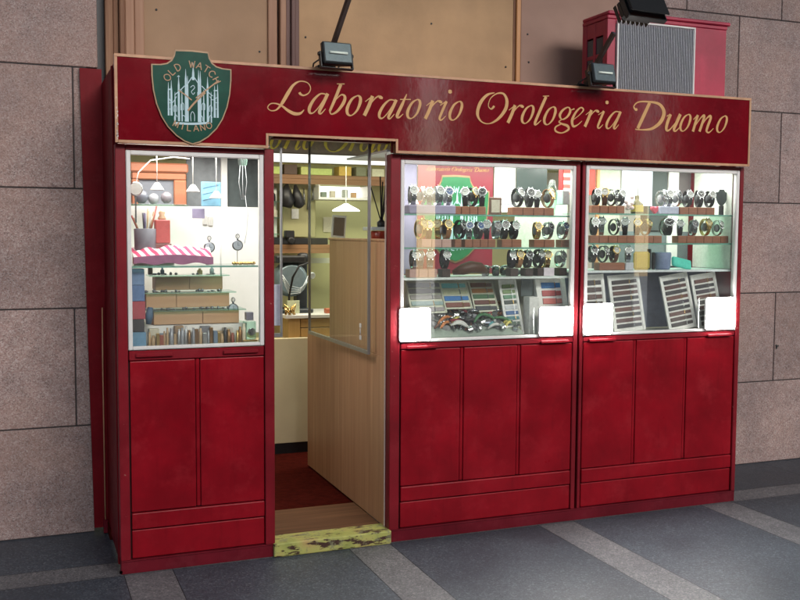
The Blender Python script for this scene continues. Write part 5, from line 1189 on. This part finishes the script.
solo('clear_case', MB().box(.615, .668, .09, .15, 1.072, 1.16, .002), M['shelfglass'], 'clear little case at lower right of left window', 'case')
solo('gold_stand', MB().box(.60, .672, .08, .15, 1.049, 1.071, .003), M['brass'], 'low gold stand at lower right of left window', 'stand')
mb = MB(); mb.lathe([(.017, -.006), (.02, 0), (.017, .006)], (.645, .085, 1.11), 14, 0, None, 'Y'); solo('silver_disc', mb, M['steel'], 'silver disc before the clear case in left window', 'disc')
solo('amber_cube', MB().box(.60, .617, .09, .12, 1.072, 1.115, .002), C((.42, .1, .06), .4), 'small red brown cube on the gold stand in left window', 'cube')

# more bench clutter in the left window
for x, y, z, r_, h, c, nm in ((.19, .30, 1.386, .012, .05, (.10, .05, .03), 'amber'), (.49, .29, 1.386, .011, .04, (.3, .32, .36), 'grey'), (.245, .28, 1.386, .010, .035, (.08, .13, .2), 'navy blue'), (.43, .29, 1.386, .014, .03, (.5, .35, .14), 'brass coloured')):
    mb = MB(); mb.lathe([(r_*.9, 0), (r_, .003), (r_, h*.65), (r_*.5, h*.75), (r_*.5, h)], (x, y, z), 12); solo('small_bottle', mb, C(c, .3), nm+' little bottle standing on the top tan box of left window', 'bottle', 'bottles on the tan boxes')
x = .16
for k, (w_, h, c, nm) in enumerate(((.05, .085, (.6, .55, .42), 'cream'), (.07, .06, (.16, .24, .32), 'slate blue'), (.045, .095, (.34, .22, .12), 'brown'), (.08, .07, (.62, .62, .6), 'white'), (.05, .09, (.2, .2, .22), 'charcoal'), (.06, .065, (.42, .3, .18), 'tan'), (.05, .08, (.5, .46, .4), 'stone grey'))):
    solo('carton', MB().box(x, x+w_-.003, .125, .165, 1.0495, 1.0495+h, .002), C(c, .6), nm+' small carton behind the upright rods of left window', 'carton', 'cartons behind the rods')
    x += w_
for k, (x, z, r_) in enumerate(((.175, 1.775, .036), (.235, 1.765, .028), (.30, 1.772, .03))):
    mb = MB(); mb.lathe([(r_*.4, -r_), (r_*.85, -r_*.55), (r_, 0), (r_*.85, r_*.55), (r_*.3, r_*.95)], (x, .50, z), 16)
    solo('glass_globe', mb, C(((.14, .15, .18), (.3, .31, .33), (.22, .2, .22))[k], .12), ('largest dark', 'pale grey', 'purplish grey')[k]+' glass globe before the orange frame of left window', 'globe', 'glass globes in the left window')
solo('globe_shelf', MB().box(.09, .40, .44, .56, 1.726, 1.736, .001), M['shelfglass'], 'narrow glass ledge under the globes in left window', 'shelf')
T = Matrix.Translation((.14, .12, 1.452)) @ Matrix.Rotation(R(20), 4, 'Z')
mb = MB(); mb.tube([(.33, .30, 1.47), (.36, .29, 1.50), (.40, .28, 1.505), (.44, .28, 1.48)], [.014, .02, .02, .012], 8); solo('dark_cloth', mb, C((.05, .05, .06), .8), 'dark folded cloth behind the striped cushion in left window', 'cloth')
mb = MB(); mb.tube([(.112, .2, 1.81), (.13, .22, 1.88), (.19, .24, 1.94), (.30, .25, 1.96), (.38, .26, 1.955)], .003, 6); solo('white_cable', mb, M['white'], 'white cable curving across the top of left window', 'cable')
for x, z, nm in ((.515, 1.66, 'left'), (.545, 1.655, 'right')):
    solo('wall_socket', MB().box(x-.012, x+.012, .606, .6145, z-.025, z+.025, .002), C((.5, .48, .45), .5), nm+' grey white switch plate on the bright back panel of left window', 'switch')
# ------------------------------------------------------------------ camera, light
cam = bpy.data.cameras.new('camera'); co = bpy.data.objects.new('camera', cam); COL.objects.link(co); sc.camera = co
f, yaw, pit, rol = 963.58, .377116, -.0699427, .0056757
F = Vector((math.sin(yaw)*math.cos(pit), math.cos(yaw)*math.cos(pit), math.sin(pit)))
Rt = Vector((math.cos(yaw), -math.sin(yaw), 0)); U = Rt.cross(F)
R2 = Rt*math.cos(rol)+U*math.sin(rol); U2 = -Rt*math.sin(rol)+U*math.cos(rol)
m = Matrix((R2, U2, -F)).transposed().to_4x4(); m.translation = (-.412155, -4.557475, 1.6)
co.matrix_world = m
cam.sensor_width = 36; cam.lens = f/800*36; cam.clip_start = .05; cam.clip_end = 300

w = bpy.data.worlds.new('World'); sc.world = w; w.use_nodes = True
nt = w.node_tree; bg = nt.nodes['Background']
sky = nt.nodes.new('ShaderNodeTexSky'); sky.sky_type = 'NISHITA'; sky.sun_disc = False
SUN_EL, SUN_AZ = R(32), R(166)
sky.sun_elevation = SUN_EL; sky.sun_rotation = SUN_AZ
link(nt, sky.outputs[0], bg.inputs['Color']); bg.inputs['Strength'].default_value = SKY
sd = bpy.data.lights.new('sun', 'SUN'); sd.energy = SUNE; sd.angle = R(36); sd.color = (1, .95, .9)
so = bpy.data.objects.new('sun', sd); COL.objects.link(so)
d = Vector((math.sin(SUN_AZ)*math.cos(SUN_EL), math.cos(SUN_AZ)*math.cos(SUN_EL), math.sin(SUN_EL)))  # towards the sun
so.rotation_euler = d.to_track_quat('Z', 'Y').to_euler()
so.location = (4, -6, 6)
sc.view_settings.view_transform = 'Standard'; sc.view_settings.look = 'None'; sc.view_settings.gamma = 1
sc.view_settings.exposure = EXPO
sc.view_settings.use_curve_mapping = False
sc.render.engine = 'CYCLES'
sc.cycles.max_bounces = 10; sc.cycles.transparent_max_bounces = 24; sc.cycles.glossy_bounces = 4
sc.cycles.use_denoising = True
sc.cycles.sample_clamp_indirect = 6
bpy.context.view_layer.update()
